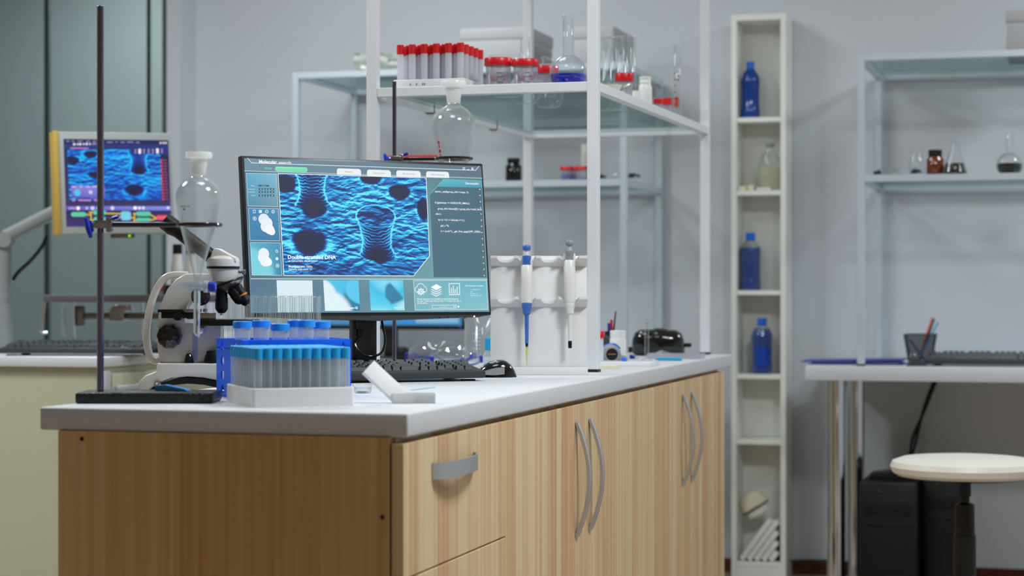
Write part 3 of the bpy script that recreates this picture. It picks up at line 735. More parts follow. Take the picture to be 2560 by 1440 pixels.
# petri dish
pd = thing('petri_dish', 'small round glass dish with a copper disc in front of the keyboard', 'dish', pz(905, 3.70, CT), 0)
b = MB(); b.lathe([(0,.001),(.0165,.001),(.0175,.002),(.0175,.011),(.0168,.011),(.0165,.0025),(0,.0022)], 40); b.build('dish', 'glass', pd)
b = MB(); b.lathe([(.0185,.006),(.0185,.0165),(.018,.017),(0,.017)], 40); b.build('lid', 'glass', pd)
b = MB(); b.lathe([(0,.0026),(.010,.0026),(.010,.0034),(0,.0034)], 30); b.build('disc', 'copper', pd)

# open slide box
so = gp(980, 1009); so.z = CT
sl = thing('slide_box', 'open clouded plastic slide box with raised lid at the near edge of the worktop', 'box', so, math.radians(3))
bw, bd, bh = .073, .034, .017
b = MB(); wl = .0014
b.box((bw/2,bd/2,wl/2), (bw,bd,wl)); b.box((bw/2,wl/2,bh/2), (bw,wl,bh)); b.box((bw/2,bd-wl/2,bh/2), (bw,wl,bh)); b.box((wl/2,bd/2,bh/2), (wl,bd,bh)); b.box((bw-wl/2,bd/2,bh/2), (wl,bd,bh)); b.build('tray', 'slidebox', sl)
b = MB(); Xl = T(.016,bd*.5,.010) @ RYm(math.radians(-47)) 
Xl = Xl @ RZm(math.radians(-55)); b.box((0,0,.038), (.0025,.032,.076), .001, Xl); b.box((-.003,0,.0745), (.009,.032,.003), .001, Xl); b.box((-.003,-.015,.038), (.008,.002,.074), .0008, Xl); b.box((-.003,.015,.038), (.008,.002,.074), .0008, Xl); b.build('lid', 'foam', sl)
gl = thing('cover_slips', 'small stack of pale teal cover slips inside the open slide box', 'cover slips', so+Vector((.05,.018,.0045)), math.radians(10))
b = MB()
for k in range(5): b.box((0,0,.0016+.0022*k), (.034,.020,.0016), 0, RYm(math.radians(-7+2*k)))
b.build('slips', 'slidebox', gl)
b = MB(); b.box((.004,.003,.0195), (.04,.016,.0011), 0, RYm(-.12)); b.build('top_slip', 'bluechip', gl)
# ---------------------------------------------------------------- lit screens
def noise2(h, w, sx, sy, seed):
    """smooth value noise, cell size sx by sy samples"""
    rg = np.random.RandomState(seed); gh, gw_ = int(h/sy)+4, int(w/sx)+4
    g = rg.rand(gh, gw_)*2-1
    y = np.arange(h)/sy; x = np.arange(w)/sx
    yi = y.astype(int); xi = x.astype(int); fy = y-yi; fx = x-xi
    fy = (fy*fy*(3-2*fy))[:,None]; fx = (fx*fx*(3-2*fx))[None,:]
    a = g[yi][:,xi]; b = g[yi][:,xi+1]; c = g[yi+1][:,xi]; d = g[yi+1][:,xi+1]
    return (a*(1-fx)+b*fx)*(1-fy)+(c*(1-fx)+d*fx)*fy
def sst(x, a, b):
    t = np.clip((x-a)/(b-a), 0, 1); return t*t*(3-2*t)
def ramp(v, stops):
    v = np.clip(v, 0, 1); ks = [s[0] for s in stops]
    cs = np.array([hexc(s[1]) for s in stops])
    return np.stack([np.interp(v, ks, cs[:,k]) for k in range(3)], -1)
def nano(w, h, sx, pillars, holes, seed=3, blur=False, pal=None):
    """electron-microscope style picture: rippled blue ground, pits and ringed pillars; features in units of w samples = sx"""
    k = w/sx
    X, Y = np.meshgrid(np.arange(w)/k, np.arange(h)/k)
    dep = .55+.75*Y/(h/k)
    wx = noise2(h, w, 70*k, 50*k, seed)*16; wy = noise2(h, w, 60*k, 40*k, seed+1)*10
    def warp(n):
        xi = np.clip((X+wx)*k, 0, w-1).astype(int); yi = np.clip((Y+wy)*k, 0, h-1).astype(int); return n[yi, xi]
    n1 = warp(noise2(h, w, 75*k, 22*k, seed+2)); n2 = warp(noise2(h, w, 38*k, 13*k, seed+3)); n3 = noise2(h, w, 14*k, 6*k, seed+4)
    q = n1+.6*n2+.22*n3
    def rid(sx_, sy_, sd, ww, p):
        xi = np.clip((X+wx*ww)*k, 0, w-1).astype(int); yi = np.clip((Y+wy*ww+6*n1)*k, 0, h-1).astype(int)
        n = noise2(h, w, sx_*k, sy_*k, sd)[yi, xi]
        return np.clip(1-np.abs(n)*2.4, 0, 1)**p
    dp = .6+.8*Y/(h/k)
    def oct_(sx_, sy_, sd, sh):
        xi = np.clip((X+wx*.5+sh*Y)*k, 0, w-1).astype(int); yi = np.clip((Y+wy*.7+.12*X*(1 if sd % 2 else -1))*k, 0, h-1).astype(int)
        return noise2(int(h*1.0), w, sx_*k, sy_*k, sd)[yi, xi]
    hf = 1.0*oct_(80, 30, seed+2, .25)+.62*oct_(52, 19, seed+21, -.3)+.36*oct_(30, 12, seed+22, .2)+.12*oct_(15, 7, seed+23, 0)
    dyk = max(1, int(round(4*k))); sl = np.zeros_like(hf); sl[dyk:] = hf[dyk:]-hf[:-dyk]; sl[:dyk] = sl[dyk:2*dyk]
    sl2 = np.roll(hf, 2*dyk, 0); crest = np.clip(1-np.abs(hf-.25*n1)*1.7, 0, 1)**3
    g = sl/.30
    v = .36+.27*np.tanh(g*1.4)+.16*np.clip(g, 0, 2)**1.4+.30*crest*(.35+.65*sst(g, -.5, .8))
    v *= .80+.42*sst(noise2(h, w, 230*k, 130*k, seed+6)+.35*n2, -.7, .7)
    v = np.clip(v*(1.22-.34*sst(Y/(h/k), .50, 1.0)), .05, 1)
    r2 = np.clip(g, 0, 1); ridge2 = 2*r2-.6
    for (cx, cy, rx, ry, fl) in holes:
        jx = noise2(h, w, 46*k, 40*k, seed+int(cx)%97)*.09
        r = np.sqrt(((X-cx)/rx)**2+((Y-cy)/ry)**2)+jx
        v = v*sst(r, .80, 1.14)+.03*(1-sst(r, .80, 1.14))
        ang = np.arctan2((Y-cy)/ry, (X-cx)/rx)
        st = np.clip(np.sin(ang*17+noise2(h, w, 30*k, 30*k, seed+8)*3), 0, 1)**2
        side = np.clip(np.abs(np.cos(ang)), .12, 1)**1.0*sst(np.sin(ang), -.45, .25)
        halo = np.exp(-((r-1.04)/.21)**2)
        v = np.clip(v+1.15*fl*halo*side*(.45+.55*st), 0, 1)
    for (cx, ty, rt, my, rmid, by, rb, capry) in pillars:
        # outline radius as a function of Y
        yy = np.clip(Y, ty, by)
        t1 = np.clip((yy-ty)/(my-ty), 0, 1); t2 = np.clip((yy-my)/(by-my), 0, 1)
        r = np.where(yy < my, rt+(rmid-rt)*np.sin(t1*PI/2)**1.2, rmid+(rb-rmid)*t2**2.0)
        r = r*(1+.05*noise2(h, w, 30*k, 14*k, seed+11))
        u = (X-cx)/r
        inside = (np.abs(u) < 1) & (Y > ty) & (Y < by+capry*.6*np.sqrt(np.clip(1-u*u, 0, 1)))
        arc = Y-capry*.75*np.sqrt(np.clip(1-u*u, 0, 1))
        ln = np.sin((arc+noise2(h, w, 24*k, 30*k, seed+12)*9)*2*PI/26)
        ln = np.clip((ln-.25)/.75, 0, 1)**1.4
        shade = .10+.9*np.abs(u)**2.5
        fade = 1-.95*sst(Y, my-.1*(by-my), by-.1*(by-my))*(1-np.abs(u)**2.5)
        pv = (.13+.80*ln*(.40+.60*np.abs(u))+.35*np.abs(u)**4)*fade
        v = np.where(inside, pv, v)
        edge = np.exp(-((np.abs(u)-1)*r/7)**2)*((Y > ty) & (Y < by+6))
        v = np.clip(v+.65*edge, 0, 1)
        if capry > 60:
            e = np.sqrt(((X-cx)/rt)**2+((Y-ty)/capry)**2)
            capv = .34+.20*np.tanh(g*1.5)+.42*np.clip(g, 0, 1.3)**1.4
            v = np.where(e < 1, np.clip(capv, 0, 1)*.72+.06*n1, v)
            v = np.clip(v+.9*np.exp(-((e-1)*rt/6)**2)*(.6+.4*(Y < ty+30)), 0, 1)
    vp = np.pad(v, 1, mode='edge'); v = .5*v+.125*(vp[:-2,1:-1]+vp[2:,1:-1]+vp[1:-1,:-2]+vp[1:-1,2:])
    return ramp(v, pal or [(0,'#2a2e44'),(.16,'#22336a'),(.36,'#2466b6'),(.56,'#2b9ade'),(.78,'#3fcbf0'),(1,'#70eefc')])
class Screen:
    """collects flat coloured pieces of a lit display as one mesh with a colour per corner"""
    def __init__(s, cropc, uvc):
        A = []; B = []
        for (x, y), (u, v) in zip(cropc, uvc):
            A += [[x,y,1,0,0,0,-u*x,-u*y],[0,0,0,x,y,1,-v*x,-v*y]]; B += [u, v]
        s.h = np.append(np.linalg.solve(np.array(A, float), np.array(B, float)), 1).reshape(3,3)
        s.v = []; s.f = []; s.c = []; s.lift = .00012
    def uv(s, x, y):
        p = s.h @ np.array([x, y, 1.0]); return p[0]/p[2], p[1]/p[2]
    def addv(s, uvs, faces, col, layer):
        o = len(s.v)
        s.v += [(u, -s.lift*layer, v) for u, v in uvs]; s.f += [tuple(i+o for i in f) for f in faces]
        s.c += (col if isinstance(col, list) else [col]*len(uvs))
    def poly(s, pts, col, layer):
        c = col if isinstance(col, list) else hexc(col)
        if isinstance(c, list): c = [hexc(q) for q in c]
        s.addv([s.uv(*p) for p in pts], [tuple(range(len(pts)))], c, layer)
    def line(s, pts, w, col, layer, closed=False):
        """w in metres"""
        q = [np.array(s.uv(*p)) for p in pts]; n = len(q)
        for i in range(n if closed else n-1):
            a, b = q[i], q[(i+1) % n]; d = b-a; L_ = np.hypot(*d); d = d/L_; nn = np.array([-d[1], d[0]])*w/2; e = d*w/2
            s.addv([tuple(a-e+nn), tuple(b+e+nn), tuple(b+e-nn), tuple(a-e-nn)], [(0,1,2,3)], hexc(col), layer)
    def disc(s, x, y, r, col, layer, n=20, r2=None):
        u, v = s.uv(x, y)
        if r2: 
            p = [(u+r*math.cos(2*PI*k/n), v+r*math.sin(2*PI*k/n)) for k in range(n)]+[(u+r2*math.cos(2*PI*k/n), v+r2*math.sin(2*PI*k/n)) for k in range(n)]
            s.addv(p, [(k,(k+1) % n,n+(k+1) % n,n+k) for k in range(n)], hexc(col), layer); return
        s.addv([(u+r*math.cos(2*PI*k/n), v+r*math.sin(2*PI*k/n)) for k in range(n)], [tuple(range(n))], hexc(col), layer)
    def rrect(s, p0, p1, hgt, col, layer, rad=.5, top=False):
        """bar from p0 to p1 (left and right end of its middle), hgt metres high"""
        a = np.array(s.uv(*p0)); b = np.array(s.uv(*p1)); r = hgt*rad; o = []
        for (cx, cy, a0) in ((b[0]-r, a[1]-hgt/2+r, -PI/2),(b[0]-r, a[1]+hgt/2-r, 0),(a[0]+r, a[1]+hgt/2-r, PI/2),(a[0]+r, a[1]-hgt/2+r, PI)):
            rr = 0.0001 if (top and cy < a[1]) else r
            if top and cy < a[1]: cy = a[1]-hgt/2; cx = b[0] if cx > a[0]+r*1.01 else a[0]
            for k in range(6): t = a0+PI/2*k/5; o.append((cx+rr*math.cos(t), cy+rr*math.sin(t)))
        s.addv(o, [tuple(range(len(o)))], hexc(col), layer)
    def grid(s, corners, img, layer):
        """img rows from the top; corners TL TR BR BL in crop space"""
        h, w = img.shape[:2]; q = [np.array(s.uv(*c)) for c in corners]
        ys = np.linspace(0, 1, h)[:,None,None]; xs = np.linspace(0, 1, w)[None,:,None]
        p = (q[0]*(1-xs)+q[1]*xs)*(1-ys)+(q[3]*(1-xs)+q[2]*xs)*ys
        o = len(s.v); p = p.reshape(-1, 2)
        s.v += [(a, -s.lift*layer, b) for a, b in p.tolist()]; s.c += [tuple(c) for c in img.reshape(-1,3).tolist()]
        idx = (np.arange(h-1)[:,None]*w+np.arange(w-1)[None,:]+o).reshape(-1)
        s.f += list(zip((idx+w).tolist(), (idx+w+1).tolist(), (idx+1).tolist(), idx.tolist()))
    def text(s, body, x, y, x2, size, col, layer, bold=0, align='L'):
        """left end (x, y) of the baseline, right end column x2, size in metres"""
        vs, fs, wd = textmesh(body, bold)
        u, v = s.uv(x, y); u2 = s.uv(x2, y)[0]; k = (u2-u)/wd if wd > 0 else size
        s.addv([(u+a*k, v+b*size) for a, b in vs], fs, hexc(col), layer)
    def build(s, name, parent, X=None):
        me = bpy.data.meshes.new(name); vv = s.v if X is None else [tuple(X @ Vector(p)) for p in s.v]
        me.from_pydata(vv, [], s.f); me.materials.append(M['screen']); me.update()
        a = me.color_attributes.new('shown', 'FLOAT_COLOR', 'POINT')
        arr = np.ones((len(s.v), 4), np.float32); arr[:,:3] = np.array(s.c, np.float32); a.data.foreach_set('color', arr.ravel())
        o = bpy.data.objects.new(name, me); COL.objects.link(o); o.parent = parent; return o
def textmesh(body, bold=0):
    cu = bpy.data.curves.new('lettering', 'FONT'); cu.body = body; cu.size = 1; cu.resolution_u = 3; cu.offset = bold; cu.fill_mode = 'FRONT'
    ob = bpy.data.objects.new('lettering', cu); COL.objects.link(ob)
    bpy.context.view_layer.update()
    dg = bpy.context.evaluated_depsgraph_get(); me = ob.evaluated_get(dg).to_mesh()
    vs = [(v.co.x, v.co.y) for v in me.vertices]; fs = [tuple(p.vertices) for p in me.polygons]
    ob.evaluated_get(dg).to_mesh_clear(); bpy.data.objects.remove(ob); bpy.data.curves.remove(cu)
    wd = max((v[0] for v in vs), default=1)-min((v[0] for v in vs), default=0); mn = min((v[0] for v in vs), default=0)
    return [(a-mn, b) for a, b in vs], fs, wd

# ---------------------------------------------------------------- large monitor
PL = at(619, 790, 4.12); PR = at(1229, 789.5, 4.39)
myaw = math.atan2(PR.y-PL.y, PR.x-PL.x); MW = math.hypot(PR.x-PL.x, PR.y-PL.y); MH = .339; mt = math.radians(7)
mz = (PL.z+PR.z)/2-CT
mon = thing('computer_monitor', 'large black framed monitor showing a blue microscope picture and code panel', 'monitor', (PL.x, PL.y, CT), myaw)
XM = T(0,0,mz) @ RX(-mt)
b = MB(); b.box((MW/2,.009,MH/2), (MW,.018,MH), .003, XM); b.box((MW/2,.024,MH*.45), (MW*.62,.022,MH*.62), .008, XM)
b.build('housing', 'bezel', mon)
b = MB(); b.prism([(MW*.50,-.010),(MW*.95,-.0035),(MW*.99,.0005),(MW*.99,.003),(.02,.003),(.02,.0005),(MW*.4,-.008)], .001, .014, XM); b.build('chin', 'charcoal', mon)
for i, xx in enumerate((.775,.812,.849,.884)):
    q = MB(); q.cyl(.0016, 0, .0012, 10, XM @ T(MW*xx, .0015, -.0040) @ RX(PI/2)); q.build('button', 'black', mon)
q = MB(); q.cyl(.0016, 0, .0014, 10, XM @ T(MW*.925, .0015, -.0025) @ RX(PI/2)); q.build('power_light', 'led', mon)
S = Screen([(63,44),(1993,118),(2078,1300),(112,1308)], [(.0075,MH-.0058),(MW-.0050,MH-.0058),(MW-.0050,.0075),(.0075,.0075)])
def grad(w, h, tl, tr, br, bl):
    y = np.linspace(0,1,h)[:,None,None]; x = np.linspace(0,1,w)[None,:,None]; c = [np.array(hexc(q)) for q in (tl,tr,br,bl)]
    return (c[0]*(1-x)+c[1]*x)*(1-y)+(c[3]*(1-x)+c[2]*x)*y
S.grid([(63,44),(1993,118),(2078,1300),(112,1308)], grad(6, 5, '#6f8fa1', '#5d7180', '#7aa0a9', '#5f8194'), 0)
S.poly([(65,147),(1000,180),(2000,215),(2020,640),(2055,1035),(1000,1030),(112,1025)], ['#5c7684','#628792','#5f8088','#6ea0a6','#70a3a8','#6b98a3','#55707f'], 1)
S.poly([(112,1025),(2055,1035),(2078,1300),(112,1308)], ['#57758a','#78a9b2','#6d98a6','#5b8098'], 1)
lw = .0011
S.line([(92,45),(124,83),(1948,152),(1974,121)], lw, '#f2f8fa', 3)
S.line([(66,147),(2000,215)], lw*.9, '#cfe6ec', 3)
S.text('Molecular', 185, 84, 331, .0092, '#ffffff', 4, .022); S.text('search', 346, 91, 446, .0090, '#ffffff', 4, .004)
S.text('DONE!', 232, 133, 287, .0050, '#74e6ae', 4, .02)
S.rrect((314,132), (582,137), .0105, '#79dcae', 4)
S.poly([(322,118),(574,124),(574,129),(322,124)], '#9df0c8', 5)
for (x0, x1, yy, s_) in ((820,1017,155,'Home'),(1066,1260,166,'Samples'),(1305,1502,173,'Analyses'),(1547,1733,182,'Workflows')):
    S.rrect((x0,yy), (x1,yy+7), .0135, '#e9eff1', 4, .42, True)
    wdt = {'Home':64,'Samples':92,'Analyses':96,'Workflows':112}[s_]
    S.text(s_, (x0+x1)/2-wdt/2, yy+9, (x0+x1)/2+wdt/2, .0055, '#8e9ba2', 5, 0)
# window buttons
S.line([(1846,131),(1860,131),(1860,143),(1846,143)], .0009, '#ffffff', 4, True); S.line([(1882,146),(1895,147)], .0012, '#ffffff', 4)
S.line([(1915,132),(1929,147)], .0013, '#ffffff', 4); S.line([(1929,132),(1915,147)], .0013, '#ffffff', 4)
# left panels
P1 = [(80,167),(328,172),(338,438),(93,430)]; P2 = [(97,449),(342,455),(353,715),(107,711)]; P3 = [(110,728),(356,733),(368,998),(123,995)]
S.grid(P1, grad(4,4,'#5fa9cc','#7cb9cf','#6f97a6','#4f8eab'), 2); S.grid(P2, grad(4,4,'#3f86b4','#4b8fb4','#3f7ea8','#3d80ae'), 2)
img = grad(24,24,'#58aecb','#4b93ba','#3a83ac','#86d6e4')
yy, xx = np.mgrid[0:24,0:24]/23.0
mk = sst(np.hypot(xx+.1, yy-1.0), .95, .70)[...,None]
S.grid(P3, img*(1-mk)+np.array(hexc('#7fd2e2'))*mk, 2)
for Pn in (P1, P2, P3): S.line(Pn, .0009, '#c3e2ea', 3, True)
for i, (nm, x0, x1, y) in enumerate((('Mode',118,147,272),('Location',95,148,298),('Rotation',98,149,322),('Scale',120,152,350))):
    S.text(nm, x0, y, x1, .0038, '#e4f0f4', 4)
    if i == 0: S.poly([(178,260),(266,262),(266,276),(178,274)], '#3d6478', 4); S.text('Active', 206, 272, 240, .003, '#dfeef2', 5)
    else:
        for x in (180,226,272): S.poly([(x,y-12),(x+36,y-11),(x+36,y+5),(x,y+4)], '#3d6478', 4); S.poly([(x+15,y-6),(x+22,y-6),(x+22,y),(x+15,y)], '#e4f0f4', 5)
S.line([(135,463),(152,463),(152,487),(135,487)], .0009, '#eaf6fa', 4, True)
S.poly([(181,463),(206,464),(206,489),(181,488)], '#cfe6ee', 4)
S.disc(246,477,.0037,'#eaf6fa',4,20,.0027); S.line([(236,477),(256,478)],.0007,'#eaf6fa',4)
S.disc(298,478,.0037,'#eaf6fa',4,20,.0027); S.line([(292,484),(305,471)],.0008,'#eaf6fa',4)
S.disc(146,533,.0042,'#eaf6fa',4,20,.0032); S.disc(146,533,.0016,'#eaf6fa',4)
for (x, y, r, c) in ((222,540,.0120,'#dfe9f2'),(205,530,.0068,'#d6e4ee'),(246,572,.0128,'#e6eef6'),(240,600,.0120,'#e9f0f7'),(268,622,.0105,'#f1f5fa'),(286,640,.0078,'#f3f7fb')): S.disc(x, y, r, c, 4+.1*x/100, 28)
for (x, y, r, c) in ((220,820,.0118,'#eaf0f6'),(216,852,.0118,'#eaf1f7'),(232,880,.0118,'#eef3f8'),(256,888,.0086,'#f1f5f9')): S.disc(x, y, r, c, 4+.1*x/100, 28)
S.disc(327,800,.0032,'#e3f1f5',4,14,.002); S.disc(329,862,.0036,'#eaf5f8',4,6); S.disc(333,918,.0045,'#e3f1f5',4,6,.0033); S.disc(333,918,.0016,'#e3f1f5',4)
# the micrograph
IM = [(340,170),(1547,210),(1586,1006),(384,998)]
im = nano(620, 414, 1230, [(268,-60,152,120,100,255,150,30),(785,330,164,545,118,640,150,92)],
          [(52,85,85,75,.0),(760,25,95,45,.6),(1000,130,100,66,.75),(1195,265,56,92,.8),(225,555,150,112,.95),(275,290,105,62,.45),(820,655,112,60,.35)], 5)
S.grid(IM, im, 2)
S.poly([(1584,840),(1590,1012),(1452,1012)], '#6c9da4', 3)
S.line([(340,170),(1547,210),(1582,841),(1452,1005),(385,998)], .0014, '#f3f7f9', 4, True)
S.text('Double-stranded DNA', 419, 862, 815, .0112, '#ffffff', 5, .025)
S.text('on nanoscopic silicon pillars', 421, 886, 661, .0054, '#ffffff', 5, .008)
S.text('Magnifying lens: 7000x', 425, 933, 622, .0062, '#ffffff', 5, .008); S.text('Chroma calibration: 3:1', 425, 956, 617, .0062, '#ffffff', 5, .008)
# code panel
S.poly([(1574,350),(1640,282),(2000,292),(2052,1022),(1615,1018)], ['#4f7484','#4d6f7f','#4a6a7c','#4f7180','#4c6c80'], 2)
S.poly([(1640,282),(1690,222),(1996,238),(2000,292)], ['#4fa9ba','#62bccb','#55a9ba','#479aae'], 3)
S.line([(1574,350),(1690,222)], .0009, '#7cc4cf', 4); S.line([(1690,222),(1996,238),(2052,1022),(1615,1018),(1574,350)], .0008, '#79bcc8', 4)
S.text('Decompiler', 1868, 264, 1976, .0068, '#ffffff', 5, .012)
for (tx, x, y, x2) in (('atomic_set(&group_info->usage, 1);',1620,327,1893),('if (gidsetsize <= NGROUPS_SMALL)',1622,417,1902),('group_info->blocks[0] = group_info->small_block',1644,465,2004),('else {',1629,508,1673),('for (i = 0; i < nblocks; i++) {',1649,556,1862),('gid_t *b;',1669,603,1738),('b = (void *)__get_free_page(GFP_USER);',1672,648,1996)):
    S.text(tx, x, y, x2, .0056, '#f5fafb', 5, .016)
for i in range(15):
    u = i/14; S.disc(1983+47*u, 305+698*u, .0016, '#f0b49a', 5, 10); S.disc(1983+47*u, 305+698*u, .0008, '#ffe9dc', 6, 8)
# lower strip
S.line([(113,1025),(2055,1035)], .0013, '#d9e9ee', 3)
S.poly([(325,1038),(620,1040),(629,1300),(335,1302)], '#d9ecf3', 3)
def cells(n, fn):
    y, x = np.mgrid[0:n,0:n]/(n-1.0); return fn(x, y)
def v2(x, y):
    base = ramp(np.clip(.55-.3*x+.3*y*0, 0, 1), [(0,'#2fa9dc'),(.5,'#56c4e8'),(1,'#9fe0f2')])
    gap = sst(.95-(np.abs(x-.80)*2.2+np.abs(y-.62)*1.3), 0, .5)[...,None]; gap2 = sst(y, .70, .95)[...,None]*sst(x, .45, .6)[...,None]
    g = np.clip(gap+gap2, 0, 1); base = base*(1-g)+np.array(hexc('#2f7fa6'))*g
    c = sst(np.hypot(x-1.1, y-.3), .52, .44)[...,None]; base = base*(1-c)+np.array(hexc('#5cc9ec'))*c
    a = sst(np.hypot(x+.12, y-1.15), .98, .80)[...,None]; a = np.maximum(a, sst(np.hypot(x+.30, y-.55), .72, .60)[...,None])
    return base*(1-a)+np.array(hexc('#dff2f7'))*a
def v1(x, y):
    base = ramp(sst(np.hypot(x-.55, y+.1), .2, 1.1), [(0,'#7fdcf2'),(.4,'#41bfe8'),(1,'#5fd0ee')])
    d = np.abs(x-.62)*2.6+np.abs(y-.58)*1.6
    g = sst(.80-d+.35*np.sin((x-y)*5), 0, .35)[...,None]
    base = base*(1-g)+np.array(hexc('#3a83a6'))*g
    l = sst(y, .78, 1.05)[...,None]*sst(.62-x, -.2, .3)[...,None]; base = base*(1-l)+np.array(hexc('#8fe2f2'))*l
    a = sst(np.hypot(x-1.05, y-1.0), .42, .2)[...,None]; return base*(1-a)+np.array(hexc('#a9e4ee'))*a
S.grid([(710,1038),(1000,1040),(1014,1291),(725,1291)], cells(40, v2), 3)
S.grid([(1087,1038),(1366,1041),(1382,1287),(1103,1288)], cells(40, v1), 3)
S.text('View 02', 913, 1275, 996, .0068, '#ffffff', 5, .02); S.text('View 01', 1290, 1273, 1366, .0062, '#e3f4f8', 5, .006)
P4 = [(1452,1042),(2048,1045),(2064,1282),(1467,1286)]
S.grid(P4, grad(5,4,'#7fb0bd','#62b3c6','#86c3cc','#7fb9c0'), 3); S.line(P4, .0009, '#dff0f4', 4, True)
# cloud with gear
for (x, y, r) in ((1488,1118,.0072),(1512,1100,.0092),(1538,1116,.0072)): S.disc(x, y, r, '#f2f9fb', 5, 24)
for (x, y, r) in ((1488,1118,.0060),(1512,1100,.0080),(1538,1116,.0060)): S.disc(x, y, r, '#7cb0be', 6, 24)
S.poly([(1488,1106),(1538,1106),(1538,1131),(1488,1131)], '#7cb0be', 6.5)
for k in range(8):
    a = 2*PI*k/8; S.line([(1513+19*math.cos(a),1134+19*math.sin(a)),(1513+27*math.cos(a),1134+27*math.sin(a))], .0022, '#f2f9fb', 7)
S.disc(1513,1134,.0062,'#f2f9fb',7.5,24,.0046); S.disc(1513,1134,.0030,'#f2f9fb',7.5,20,.0018)
for k in range(4):
    y = 1098+17*k
    S.poly([(1594,y),(1639,y-26),(1684,y),(1639,y+26)], '#f4fafb', 5+(3-k)*.6)
    if k: S.poly([(1590,y-8),(1639,y-34),(1688,y-8),(1639,y+19)], '#7fb4c0', 5+(3-k)*.6+.3)
S.line([(1744,1070),(1828,1068),(1831,1158),(1748,1160)], .0016, '#f2f9fb', 5, True)
for (x, h_) in ((1762,40),(1778,58),(1794,30),(1810,50)): S.line([(x,1148),(x,1148-h_)], .0018, '#f2f9fb', 5)
S.text('List of pinned variables:', 1876, 1092, 2024, .0046, '#f2f9fb', 5, .016)
for (tx, x, y, x2) in (('st_chromaa_3',1917,1122,1994),('time',1919,1140,1940),('de_gth_i_f',1919,1156,1980),('time_of_seen_02',1919,1172,2010),('......',1944,1198,1968)): S.text(tx, x, y, x2, .0036, '#eaf5f8', 5, .004)
for (tx, y, x2) in (('Please choose one variable in the following list',1200,1822),('for the Y axis and click on the "+" button to add it',1217,1842),('to the pilot.',1233,1568)): S.text(tx, 1483, y, x2, .0046, '#f2f9fb', 5, .014)
S.line([(1607,1246),(1803,1245),(1804,1271),(1608,1272)], .0008, '#f2f9fb', 5, True); S.text('st_chromaa_i', 1668, 1263, 1734, .0035, '#eaf5f8', 5, .004); S.disc(1788,1258,.0016,'#eaf5f8',5,10); S.disc(1822,1258,.0023,'#f2f9fb',5,12)
S.build('screen', mon, XM @ T(0,-.0002,0))
# neck, foot, cables
nxm = MW*.5
b = MB(); b.box((nxm,.055,.10), (.058,.022,.20), .004); b.build('neck', 'bezel', mon)
b = MB(); b.box((nxm,.042,mz+.10), (.075,.022,.075), .004, RX(0)); b.build('hinge', 'bezel', mon)
b = MB(); b.box((nxm,.085,.005), (.22,.17,.010), .004); b.build('foot', 'bezel', mon)
b = MB(); b.box((nxm-.014,.041,.128), (.018,.010,.042), .002); b.box((nxm-.014,.041,.10), (.011,.008,.018), .002); b.build('plug', 'black', mon)
loc = lambda p: Vector((math.cos(myaw)*(p.x-PL.x)+math.sin(myaw)*(p.y-PL.y), -math.sin(myaw)*(p.x-PL.x)+math.cos(myaw)*(p.y-PL.y), p.z-CT))
cp = [loc(at(952,788,4.30)), loc(at(957,815,4.285)), loc(at(963,850,4.275)), loc(at(955,880,4.27)), loc(at(930,891,4.27)), loc(at(905,883,4.27)), loc(at(888,862,4.275)), Vector((nxm-.016,.040,.088))]
b = MB(); b.tube(smooth_curve(cp, 8), .0026, 10); b.build('cable', 'blackgloss', mon)

